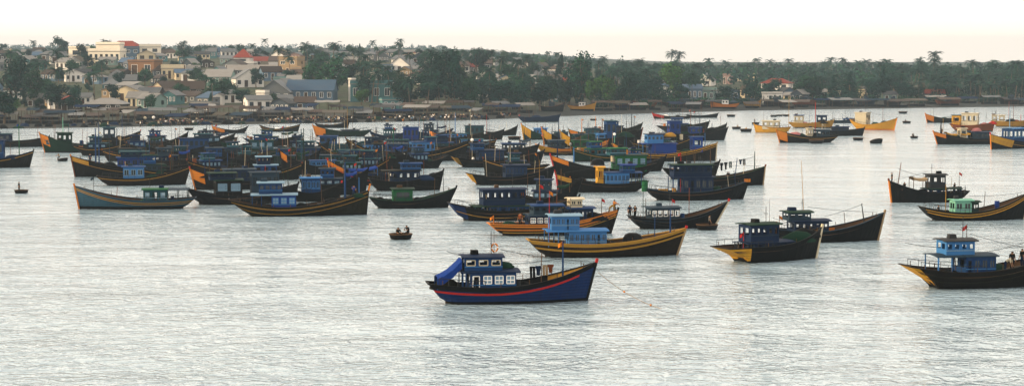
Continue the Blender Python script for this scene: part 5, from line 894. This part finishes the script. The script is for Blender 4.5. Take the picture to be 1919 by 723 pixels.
house(234, 262, 117, 91, 88, 'flat', 'blue', 'concrete', 2, 'narrow pale blue house right of the cream hilltop house', rz=8, floors=2, d=7, D=1045)
house(262, 302, 115, 89, 84, 'flat', 'ivory', 'concrete', 2, 'white two-storey house under the crest, left of the bare frame', rz=6, d=8, floors=2, D=1050)
house(131, 166, 109, 91, 88, 'flat', 'ivory', 'concrete', 1, 'plain white box house on the crest, left of the cream one', rz=-20, d=6, door=False, D=1060)
house(243, 302, 141, 116, 113, 'flat', 'brick', 'rust', 1, 'unplastered orange brick block below the white two-storey house', rz=-20, d=8)
house(302, 345, 148, 129, 122, 'flat', 'cream', 'concrete', 3, 'cream house with big dark openings right of the brick block', rz=8, d=7)
house(205, 258, 166, 150, 140, 'gable', 'slate', 'tin', 3, 'grey roofed house with a veranda in the middle of the left slope', rz=5)
house(212, 285, 191, 171, 160, 'gable_end', 'cream', 'pale', 3, 'cream gabled house with three dark windows on the left slope', rz=-24, d=9)
house(278, 300, 186, 173, 163, 'gable', 'slate', 'red', 1, 'little house with a red tile roof beside the cream gable', rz=-20, d=5)
house(288, 332, 180, 172, 155, 'gable_end', 'cream', 'brown', 1, 'cream gable end with a brown roof, right of the red tiled hut', rz=-26, d=11)
house(300, 386, 176, 168, 154, 'gable', 'darkwood', 'brown', 3, 'long dark brown roofed house on the left slope', rz=6)
house(163, 240, 206, 196, 185, 'hip', 'darkwood', 'pale', 3, 'broad open shed with a pale hipped tin roof behind the left beach', rz=-6)
house(432, 480, 132, 120, 116, 'flat', 'white', 'concrete', 3, 'white base of the temple with the red cap', rz=-4, d=9, D=990)
house(440, 473, 123, 108, 92, 'hip', 'white', 'red', 1, 'white square pavilion with a red tiled pyramid roof', rz=-4, d=8, D=991, door=False, name='pavilion', cat='pavilion')
house(425, 522, 141, 131, 122, 'gable', 'grey', 'concrete', 5, 'long grey roofed hall under the red capped pavilion', rz=3)
house(386, 440, 160, 143, 130, 'gable', 'mint', 'pale', 3, 'pale mint house left of the white gable', rz=-10)
house(436, 492, 163, 147, 130, 'gable_end', 'white', 'tin', 3, 'white gable fronted house in the middle of the left town', rz=18, d=11)
house(524, 568, 138, 112, 107, 'flat', 'sand', 'concrete', 2, 'ochre yellow tower house below the skyline', rz=-25, d=7, floors=2)
house(550, 572, 140, 128, 125, 'flat', 'sand', 'concrete', 1, 'low ochre annex beside the tower house', rz=-25, d=5)
house(488, 552, 190, 172, 150, 'gable_end', 'grey', 'tin', 3, 'big grey gable behind the beach, left of the blue house', rz=-8, d=10)
house(485, 506, 191, 175, 170, 'flat', 'white', 'concrete', 1, 'small white block at the foot of the grey gable', rz=-30, d=5, door=False)
house(538, 632, 190, 168, 150, 'gable', 'blue', 'blue', 5, 'long sky blue roofed house behind the middle of the beach', rz=-6, d=9)
house(655, 738, 190, 158, 152, 'flat', 'teal', 'concrete', 3, 'large turquoise building half hidden by palms', rz=3, d=10)
house(656, 664, 190, 150, 148, 'flat', 'white', 'concrete', 0, 'narrow bright white wall end at the left of the turquoise building', rz=-40, d=2.5, door=False)
house(680, 706, 113, 106, 99, 'gable_end', 'white', 'pale', 1, 'white gabled house high on the middle skyline', rz=-30, D=1100)
house(735, 778, 134, 122, 107, 'gable_end', 'white', 'tin', 2, 'white gable with a rounded grey roof right of the lone palm', rz=-22, d=10)
house(905, 958, 126, 117, 114, 'flat', 'white', 'pale', 4, 'long pale low building on the middle skyline', rz=-5, D=1150)
house(904, 932, 180, 156, 150, 'flat', 'white', 'concrete', 1, 'pale two-storey wall among the dark middle trees', rz=-10, floors=2, d=6)
house(965, 1004, 155, 146, 140, 'gable', 'white', 'pale', 2, 'white fronted house under pale roof in the middle trees', rz=-16)
house(1000, 1048, 152, 143, 133, 'gable', 'grey', 'tin', 3, 'grey house with tin roof left of the tall bushy tree', rz=4)
house(1030, 1046, 190, 180, 176, 'flat', 'teal', 'concrete', 1, 'tiny turquoise hut at the edge of the dark trees', rz=0, d=4)
house(1140, 1172, 156, 146, 131, 'gable', 'grey', 'tin', 2, 'grey house just right of the bright green trees', rz=5)
house(1184, 1222, 152, 143, 134, 'gable', 'slate', 'tin', 3, 'slate walled house below the palm grove', rz=-5)
house(1308, 1338, 161, 150, 137, 'gable_end', 'white', 'tin', 1, 'white gable with steep grey roof beside the big round tree', rz=-25, d=9)
house(1356, 1372, 158, 141, 139, 'flat', 'pink', 'concrete', 1, 'narrow pinkish tower house in front of the grove', rz=-28, d=4)
house(1383, 1418, 153, 142, 138, 'flat', 'cream', 'concrete', 2, 'cream low house in front of the grove', rz=-24)
house(1428, 1484, 182, 156, 147, 'hip', 'white', 'red', 3, 'white house with red tile roof right of centre by the shore', rz=-24, d=8, floors=2)
house(1276, 1316, 190, 166, 158, 'shed', 'blue', 'blue', 3, 'blue roofed shed behind the beached orange boat', rz=0)
house(1317, 1342, 190, 170, 165, 'flat', 'mint', 'concrete', 1, 'mint plaster wall behind the beached orange boat', rz=-20, d=4)
house(1214, 1252, 178, 167, 157, 'gable', 'white', 'blue', 2, 'white and blue tented house left of the round tree', rz=-8)
house(1535, 1550, 176, 160, 150, 'gable', 'white', 'pale', 1, 'small pale house between the round tree and the casuarinas', rz=-20)
# smaller houses packed on the slopes: told apart by wall and roof colour only
WORD = dict(tin='grey tin', rust='rusty tin', red='red tile', brown='brown', blue='blue', pale='pale', dark='dark', thatch='thatched', concrete='concrete')
rgh = random.Random(5); made = 0; tries = 0
while made < 250 and tries < 12000:
    tries += 1; zone = rgh.random()
    px, D = (rgh.uniform(-40, 790), rgh.uniform(668, 1260)) if zone < .66 else (rgh.uniform(760, 1240), rgh.uniform(760, 1250)) if zone < .84 else (rgh.uniform(1100, 1950), rgh.uniform(845, 905))
    x = (px-W0/2)/F*D; w = rgh.uniform(5.5, 10.5); d = rgh.uniform(4.5, 7)
    if D < shore(px)+62 or any((x-a)**2+(D-b_)**2 < (c+w*.5)**2*.62 for a, b_, c in FOOT): continue
    wk = rgh.choices(['white', 'cream', 'grey', 'blue', 'teal', 'slate', 'darkwood', 'pink', 'mint', 'sand'], [3, 1.5, 3, 1.6, 1.4, 2.5, 2, .6, 1, .8])[0]; rk = rgh.choices(['tin', 'rust', 'pale', 'dark', 'brown', 'red', 'blue', 'thatch'], [5, 2, 3, 1.5, 1.5, .6, .7, 1])[0]
    rf = rgh.choices(['gable', 'gable_end', 'hip', 'shed', 'flat'], [4, 2.2, 1.2, 1.5, 1])[0]; zn = 'left hillside' if px < 760 else 'middle trees' if px < 1180 else 'right shore'
    if rf == 'flat': rk = 'concrete'
    lab = f"small {wk if wk != 'darkwood' else 'dark wooden'} house with {WORD[rk]} {rf.replace('_end', ' fronted')} roof, {zn}"
    house_at(Vector((x, D, ground(x, D))), w, d, rgh.uniform(2.6, 4.2), rgh.uniform(1.2, 2.4) if rf != 'flat' else .5, rf, wk, rk, rgh.choice((1, 2, 2, 3)), R(rgh.uniform(-38, 24)), lab, lab.replace('small ', 'houses: ')); made += 1
# ------------------------------------------------------------------ open stalls along the beach
def stall(px, s_in, w, d, h, rk, label, shape):
    D = shore(px)+s_in; x = (px-W0/2)/F*D; p = Vector((x, D, ground(x, D))); r = thing('beach_stall', label, 'stall', p, R(rgh.uniform(-28, 28)), 'open stalls along the beach')
    q = MB(); M = RM(rk) if rk in RC else cloth(rk)
    if shape == 'shed': z = [(-.3, h-.5), (.3, h+.3)]; q.add([(-w/2, -d/2, h-.5), (w/2, -d/2, h-.5), (w/2, d/2, h+.4), (-w/2, d/2, h+.4), (-w/2, -d/2, h-.58), (w/2, -d/2, h-.58), (w/2, d/2, h+.32), (-w/2, d/2, h+.32)], [(0, 1, 2, 3), (7, 6, 5, 4), (0, 4, 5, 1), (1, 5, 6, 2), (2, 6, 7, 3), (3, 7, 4, 0)], M)
    else:
        q.grid([[(lerp(-w/2, w/2, i/8), lerp(-d/2, d/2, j/6), h+.7*(1-abs(j/3-1))-.18*math.sin(math.pi*i/8*2)**2) for j in range(7)] for i in range(9)], M); q.grid([[(lerp(-w/2, w/2, i/8), lerp(d/2, -d/2, j/6), h-.04+.7*(1-abs(j/3-1))-.18*math.sin(math.pi*i/8*2)**2) for j in range(7)] for i in range(9)], M)
    q.build('roof', r)
    for sx in (-1, 0, 1):
        for sy in (-1, 1): q = MB(); q.box((sx*w*.47, sy*d*.44, h*.5-.4), (.12, .12, h+.8-(.55 if sy < 0 and shape == 'shed' else 0)), P('wood')); q.build('post', r)
    q = MB(); q.box((0, d*.1, .45), (w*.8, d*.4, .9), P('dark')); q.build('counter', r)
WK = [('tin', 'grey tin'), ('brown', 'brown'), ('rust', 'rusty tin'), ('dark', 'black'), ('thatch', 'thatched'), ('navy', 'navy blue cloth'), ('slate', 'slate cloth'), ('pale', 'pale')]
place = ['left of the round lamps', 'by the two round lamps', 'right of the round lamps', 'below the grey gable', 'below the blue house', 'below the turquoise building', 'below the middle trees', 'below the dark middle trees']
for i in range(68):
    px = -20+i*15+rgh.uniform(-8, 8); rk, wd_ = WK[(i*5+i//8) % 8]; k = min(7, int((px+20)/125))
    stall(px, (rgh.uniform(16, 30) if i % 2 else rgh.uniform(38, 62)), rgh.uniform(3.5, 10), rgh.uniform(3, 5.5), rgh.uniform(2.2, 3.9), rk, f"open stall with {wd_} {'lean-to' if i % 3 else 'ridged'} roof, {place[k]}", 'shed' if i % 3 else 'ridge')
ORD = 'first second third fourth fifth sixth seventh eighth ninth tenth eleventh twelfth'.split()
for i in range(24):
    px = 1128+i*34.5+rgh.uniform(-6, 6); rk, wd_ = WK[(i*3+1) % 8]; stall(px, rgh.uniform(9, 34), rgh.uniform(5, 11), rgh.uniform(3, 5), rgh.uniform(2.2, 3.4), rk, f"{ORD[i//2]} {'back' if i % 2 else 'front'} hut from the left on the right shore, {wd_} roof", 'shed' if i % 3 else 'ridge')
# ------------------------------------------------------------------ two round lamps on the left beach
for px, py, key, lb in ((272, 221, 'orange', 'amber globe lamp on a post on the left beach'), (288, 220, 'white', 'white globe lamp on a post right of the amber one')):
    D = shore(px)+12; x = (px-W0/2)/F*D; g = ground(x, D); z = CAMH-(py-HOR)/F*D; r = thing('beach_lamp', lb, 'lamp', (x, D, g))
    q = MB(); q.tube([(0, 0, -.4), (0, 0, z-g-.4)], .06, P('dkgrey'), 6); q.build('post', r)
    q = MB(); q.lathe([(.001, -.5), (.3, -.42), (.5, -.1), (.5, .12), (.3, .42), (.001, .5)], P('white') if key == 'white' else P('cream'), 12, (0, 0, z-g)); q.build('globe', r, True)
# ------------------------------------------------------------------ crowd and fish baskets on the beach
rgp = random.Random(3); SH = ['white', 'cream', 'pink', 'paleblue', 'dark', 'navy', 'tan', 'white', 'grey', 'slate', 'teal', 'black']
mb = MB(); mb.lathe([(.001, 0), (.32, 0), (.45, .4), (.47, .42), (.44, .42), (.3, .05), (.001, .05)], P('tan'), 12); FB = mb.mesh('fish_basket', True)
for i in range(190):
    px = rgp.uniform(300, 380) if i < 40 else rgp.uniform(500, 650) if i < 85 else rgp.uniform(740, 900) if i < 135 else rgp.uniform(150, 960); D = shore(px)+rgp.uniform(-1, 14); x = (px-W0/2)/F*D
    sh = rgp.choice(SH); ps = rgp.choice(['stand', 'stand', 'reach', 'bend']); zn = 'by the round lamps' if px < 400 else 'below the blue house' if px < 660 else 'below the middle trees'
    lab = f"{ {'stand': 'standing', 'reach': 'reaching', 'bend': 'stooping'}[ps]} figure in {KEYWORD.get(sh, sh)} in the beach crowd {zn}"; 
    person(Vector((x, D, ground(x, D)-.03)), ps, rgp.uniform(0, 6.28), sh, rgp.choice(['dark', 'navy', 'black', 'slate']), lab, 'beach crowd: '+lab, rgp.random() < .35)
for i in range(60):
    px = rgp.uniform(180, 960); D = shore(px)+rgp.uniform(0, 22); x = (px-W0/2)/F*D; o = inst(FB, 'fish_basket', None, (x, D, ground(x, D)-.02), 0, rgp.uniform(.9, 1.4)); tag(o, 'round tan fish basket set down among the beach crowd', 'basket', 'fish baskets on the beach')
for i in range(46):
    px = -10+i*21+rgp.uniform(-8, 8); D = shore(px)+rgp.uniform(1, 15); x = (px-W0/2)/F*D; ky = ['black', 'dark', 'dkgreen', 'navy'][i % 4]
    o = inst(cargo_mesh('heap', ky), 'net_heap', None, (x, D, ground(x, D)-.1), rgp.uniform(0, 6), (rgp.uniform(1.2, 2.6), rgp.uniform(1, 1.6), rgp.uniform(1.2, 2.4))); tag(o, f'{KEYWORD[ky]} heap of net lying on the sand of the town beach', 'net', f'{KEYWORD[ky]} net heaps on the town beach')
# ------------------------------------------------------------------ boats drawn up on the right beach
for xl, xr, yy, hullk, bowd, yw_, lab in [(1063, 1117, 208, 'yellow', 'R', -12, 'sunlit yellow boat hauled out below the tall bushy tree'), (1330, 1386, 204, 'orange', 'L', 12, 'bright orange boat hauled out beside the blue shed'), (1184, 1232, 203, 'rust', 'L', 5, 'rust brown boat hauled out left of the round tree'), (1238, 1322, 203, 'brown', 'R', 6, 'long dark brown boat hauled out below the blue shed'), (1392, 1426, 202, 'ochre', 'R', 6, 'small ochre boat hauled out right of the orange one'), (1430, 1478, 200, 'brown', 'L', -5, 'dark boat hauled out below the white red roofed house'), (1482, 1530, 199, 'rust', 'R', 4, 'rust boat hauled out below the round tree at right'), (1150, 1186, 206, 'navy', 'R', 5, 'navy boat hauled out right of the yellow one'), (1545, 1590, 200, 'dark', 'L', -6, 'dark boat hauled out below the tall casuarina'), (1604, 1640, 199, 'slate', 'R', 5, 'slate boat hauled out right of the tall casuarina'), (1655, 1690, 199, 'brown', 'L', -4, 'short brown boat hauled out below the right grove'), (1752, 1800, 198, 'rust', 'R', 5, 'rust boat hauled out behind the small orange bowed boat'), (1872, 1915, 196, 'dark', 'L', -5, 'dark boat hauled out at the right edge of the beach'), (1008, 1058, 209, 'dark', 'R', 5, 'dark boat hauled out left of the yellow one')]:
    boat('the beached '+KEYWORD.get(hullk, hullk)+' boat', lab, xl, xr, yy, bow=bowd, yaw=yw_, hull=hullk, gun='rust', fb=2.7, fm=1.3, fs=1.9, beach=True, group='boats drawn up on the beach', cabins=[dict(a=lerp(xl, xr, .42), b=lerp(xl, xr, .62), top=yy-17, c='white' if hullk in ('yellow', 'orange') else 'slate', n=2, st='glass', roof='pale' if False else 'slate')])
# ------------------------------------------------------------------ trees that stand out
G1 = 'trees of the fishing town'
for a in [(114, 112, 68, 36, 'dark', 'round dark tree breaking the skyline left of the white box house'), (155, 118, 80, 26, 'dark', 'low dark tree behind the white box house'), (30, 205, 110, 60, 'dark', 'tall dark tree at the left edge'), (62, 200, 128, 44, 'mid', 'green tree right of the left edge palms'), (8, 232, 165, 56, 'dark', 'dark bushy tree in the lower left corner of the town'),
          (105, 212, 158, 52, 'dark', 'dark clump left of the pale hipped shed'), (140, 210, 158, 40, 'dark', 'dark clump nearest the pale hipped shed'), (185, 140, 120, 44, 'mid', 'green bush below the cream hilltop house'), (222, 141, 122, 30, 'mid', 'second green bush below the cream hilltop house'), (345, 120, 74, 34, 'sparse', 'lone thin tree on the left skyline'),
          (410, 196, 148, 60, 'mid', 'leafy tree in front of the white gable'), (455, 198, 168, 48, 'dark', 'dark low tree beside the grey gable'), (590, 176, 112, 56, 'mid', 'leftmost of the big green trees mid town'), (625, 180, 108, 60, 'mid', 'tallest of the big green trees mid town'), (655, 176, 122, 46, 'dark', 'dark tree left of the turquoise building'), (576, 120, 92, 26, 'dark', 'dark tree under the left skyline palm'), (604, 130, 95, 34, 'mid', 'green crown behind the big trees mid town'),
          (684, 192, 140, 40, 'dark', 'dark round tree in front of the turquoise building'), (760, 205, 140, 50, 'dark', 'dark tree right of the turquoise building'), (800, 205, 130, 54, 'dark', 'dark tree left of the tall pair'), (823, 205, 96, 46, 'dark', 'left of the tall pair of dark trees'), (848, 205, 90, 46, 'dark', 'right of the tall pair of dark trees'), (880, 205, 140, 40, 'mid', 'olive tree right of the tall pair'),
          (893, 140, 90, 34, 'dark', 'dark tree on the skyline right of the tall pair'), (906, 150, 96, 26, 'dark', 'slim dark tree beside the skyline tree'), (955, 165, 120, 46, 'mid', 'bright green tree above the pale wall'), (935, 205, 150, 56, 'dark', 'dark low tree below the pale wall'), (975, 208, 150, 60, 'dark', 'dark spreading tree in the middle'), (1012, 208, 148, 52, 'dark', 'dark tree left of the turquoise hut'), (1052, 160, 105, 32, 'cone', 'pointed tree left of the tall bushy tree'),
          (1088, 196, 84, 58, 'sparse', 'tall tree with thin feathery top above the yellow beached boat'), (1090, 196, 108, 54, 'mid', 'full lower crown under the feathery tall tree'), (1060, 205, 150, 40, 'dark', 'dark tree left of the feathery tall tree'), (1110, 200, 145, 40, 'light', 'bright green tree right of the feathery tall tree'), (1140, 202, 140, 48, 'light', 'bright green spreading tree by the navy beached boat'), (1180, 205, 140, 46, 'dark', 'dark tree above the rust beached boat'), (1208, 200, 148, 36, 'dark', 'dark tree left of the big round tree'),
          (1262, 190, 118, 58, 'light', 'big round yellow-green tree in front of the grove'), (1292, 185, 130, 44, 'mid', 'green tree touching the big round one'), (1405, 180, 158, 30, 'dark', 'dark bush below the cream low house'), (1416, 186, 152, 20, 'cone', 'small pointed tree left of the white red roofed house'), (1512, 190, 140, 54, 'mid', 'round green tree right of the white red roofed house'), (1560, 192, 146, 30, 'cone', 'pointed tree right of the round green tree'), (1592, 194, 140, 34, 'cone', 'tall dark casuarina by the right shore'),
          (1632, 190, 150, 28, 'dark', 'small dark tree right of the tall casuarina'), (1655, 186, 126, 32, 'cone', 'dark casuarina standing out from the right grove'), (1690, 190, 150, 40, 'dark', 'dark bush in front of the right grove')]:
    tree(*a, G1)
for px, yb, yt, lab in [(18, 200, 120, 'palm among the dark trees at the left edge'), (45, 196, 112, 'taller palm among the dark trees at the left edge'), (95, 206, 152, 'short palm left of the pale hipped shed'), (128, 206, 156, 'short palm nearest the pale hipped shed'), (577, 128, 76, 'palm breaking the skyline above the big green trees'), (663, 132, 88, 'palm on the skyline left of the lone palm'), (748, 126, 74, 'lone tall palm on the middle skyline'), (710, 188, 108, 'tall palm in front of the turquoise building'), (745, 190, 125, 'palm right of the turquoise building'),
                        (822, 150, 92, 'palm top left above the tall pair'), (848, 150, 88, 'palm top right above the tall pair'), (890, 140, 88, 'palm behind the skyline trees'), (985, 140, 100, 'slim palm over the middle skyline'), (1133, 150, 102, 'palm at the left end of the right grove'), (1255, 150, 90, 'palm standing tallest over the round tree'), (1274, 150, 93, 'second tall palm over the round tree'), (1419, 150, 104, 'palm above the cream low house'), (1752, 160, 92, 'pale palm standing above the right grove'), (1720, 160, 104, 'dark palm left of the pale one above the right grove'),
                        (885, 200, 140, 'palm with yellowish fronds by the tall pair'), (100, 108, 78, 'small palm left of the round skyline tree'), (705, 120, 84, 'thin palm left of the lone tall palm')]:
    tree(px, yb, yt, None, 'palm', lab, 'palms of the fishing town')
# the palm grove on the right: alike trees, told apart by nothing but their place in the mass
rgt = random.Random(9); n = 0
while n < 240:
    f = rgt.random(); px = rgt.uniform(1120, 1960) if f > .25 else rgt.uniform(1500, 1960); D = (lerp(885, 1060, f)+rgt.uniform(-12, 12))*(1.28 if 1310 < px < 1640 and f > .3 else 1); x = (px-W0/2)/F*D; z = ground(x, D); ty = lerp(152, 111, f**.8)+rgt.gauss(0, 6.5); top = 20+(HOR-ty)/F*D; n += 1
    tree_at(Vector((x, D, z)), 'palm', max(7, min(24, top-z)), rgt.uniform(7.5, 10), 'coconut palm in the dense hazy grove behind the right shore', 'palms of the right grove')
UG = MB(); UG.mats = [LEAF[0], LEAF[1]]
for k in range(170):
    px = rgt.uniform(1120, 1965); D = shore(px)+rgt.uniform(30, 150); x = (px-W0/2)/F*D; w, h = rgt.uniform(2.6, 5), rgt.uniform(3, 8)*(.55 if D < shore(px)+60 else 1); z = ground(x, D)
    if any((x-a)**2+(D-b_)**2 < (c*.8+2)**2 for a, b_, c in FOOT): continue
    for i in range(230):
        u = Vector((rgt.gauss(0, 1), rgt.gauss(0, 1), rgt.gauss(0, 1))).normalized(); p = Vector((x, D, z+h*.45))+Vector((u.x*w, u.y*w, u.z*h*.55))*rgt.uniform(.5, 1.1)*(1+.35*noise.noise(u*1.7+Vector((k, 0, 0)))); a = Vector((rgt.gauss(0, 1), rgt.gauss(0, 1), rgt.gauss(0, 1))).normalized(); b_ = a.cross(u).normalized(); q = rgt.uniform(.25, .5)
        UG.add([p-a*q, p+b_*q, p+a*q, p-b_*q], [(0, 1, 2, 3)], LEAF[0] if k % 3 else LEAF[1])
tag(UG.build('grove_undergrowth'), 'tangled dark undergrowth at the foot of the right palm grove', kind='stuff')
n = tries = 0
while n < 215 and tries < 4000:
    tries += 1; px = rgt.uniform(-40, 1150); D = rgt.uniform(650, 1350) if px < 760 else rgt.uniform(720, 1300); x = (px-W0/2)/F*D
    if D < shore(px)+66 or (150 < px < 315 and 960 < D < 1120) or any((x-a)**2+(D-b_)**2 < (c*.9+1.5)**2 for a, b_, c in FOOT): continue
    k = rgt.choices(['dark', 'mid', 'light', 'cone', 'palm'], [4, 3, .8, 1, 1.6])[0]; n += 1; zn = 'left hillside' if px < 760 else 'middle slope'
    tree_at(Vector((x, D, ground(x, D))), k, rgt.uniform(4, 8.5) if k != 'palm' else rgt.uniform(8, 13), None, f"{ {'dark': 'small dark green tree', 'mid': 'small green tree', 'light': 'small yellow-green tree', 'cone': 'small pointed tree', 'palm': 'garden palm'}[k]} between the houses of the {zn}", f'garden trees, {k}, {zn}')
for i in range(95):
    px = rgt.uniform(725, 1245) if i < 70 else rgt.uniform(1240, 1950); D = shore(px)+rgt.uniform(62, 150 if i < 70 else 110); x = (px-W0/2)/F*D; k = rgt.choices(['dark', 'mid', 'cone', 'palm'], [4, 1.5, 1, 3])[0]
    if any((x-a)**2+(D-b_)**2 < (c*.8)**2 for a, b_, c in FOOT): continue
    zn = 'middle' if i < 70 else 'right'
    tree_at(Vector((x, D, ground(x, D))), k, rgt.uniform(7, 12) if k != 'palm' else rgt.uniform(10, 15), None, f"{ {'dark': 'dark leafy tree', 'mid': 'green leafy tree', 'cone': 'pointed dark tree', 'palm': 'dark coconut palm'}[k]} in the dense belt behind the {zn} beach", f'belt behind the {zn} beach, {k}')
k = tries = 0
while k < 34 and tries < 900:
    tries += 1; px = rgt.uniform(520, 1010) if k < 26 else rgt.uniform(-10, 200); D = rgt.uniform(690, 980); x = (px-W0/2)/F*D
    if D < shore(px)+55 or any((x-a)**2+(D-b_)**2 < (c*.7+1)**2 for a, b_, c in FOOT): continue
    k += 1; tree_at(Vector((x, D, ground(x, D))), 'palm', rgt.uniform(12, 17), rgt.uniform(7, 9), f"tall coconut palm rising over the {'mid-town' if px > 400 else 'far left'} roofs", f"tall palms over the {'mid-town' if px > 400 else 'far left'} roofs")
# far wooded ridge: one mass of tree tops on the horizon
mb = MB(); 
for k in range(1500):
    px = rgt.uniform(-120, 2040); D = rgt.uniform(2200, 3700) if px < 850 else rgt.uniform(1300, 2600) if px < 1130 else rgt.uniform(1070, 1500); x = (px-W0/2)/F*D; z = ground(x, D); h = rgt.uniform(4, 8) if px < 1150 else rgt.uniform(7, 12); w = rgt.uniform(2.5, 5)
    for i in range(26):
        u = Vector((rgt.gauss(0, 1), rgt.gauss(0, 1), rgt.gauss(0, 1))).normalized(); p = Vector((x, D, z+h*.55))+Vector((u.x*w, u.y*w, u.z*h*.5))*rgt.uniform(.6, 1.1); a = Vector((rgt.gauss(0, 1), rgt.gauss(0, 1), rgt.gauss(0, 1))).normalized(); b_ = a.cross(u).normalized(); q = rgt.uniform(.6, 1.3)
        mb.add([p-a*q, p+b_*q, p+a*q, p-b_*q], [(0, 1, 2, 3)], LEAF[0] if k % 3 else LEAF[1])
tag(mb.build('distant_woodland'), 'hazy mass of far treetops along the horizon', kind='stuff')
# ------------------------------------------------------------------ the hazy air
mb = MB(); m = bpy.data.materials.new('evening_haze'); m.use_nodes = True; t = m.node_tree; t.nodes.remove(t.nodes['Principled BSDF'])
pv = t.nodes.new('ShaderNodeVolumePrincipled'); pv.inputs['Color'].default_value = (0.28, 0.38, 0.48, 1); pv.inputs['Density'].default_value = 0.00020; pv.inputs['Anisotropy'].default_value = 0.1
t.links.new(pv.outputs[0], t.nodes['Material Output'].inputs['Volume'])
mb.box((0, 1975, 34), (5400, 4650, 77), m); tag(mb.build('haze'), 'thin pale evening haze over the harbour', kind='stuff')
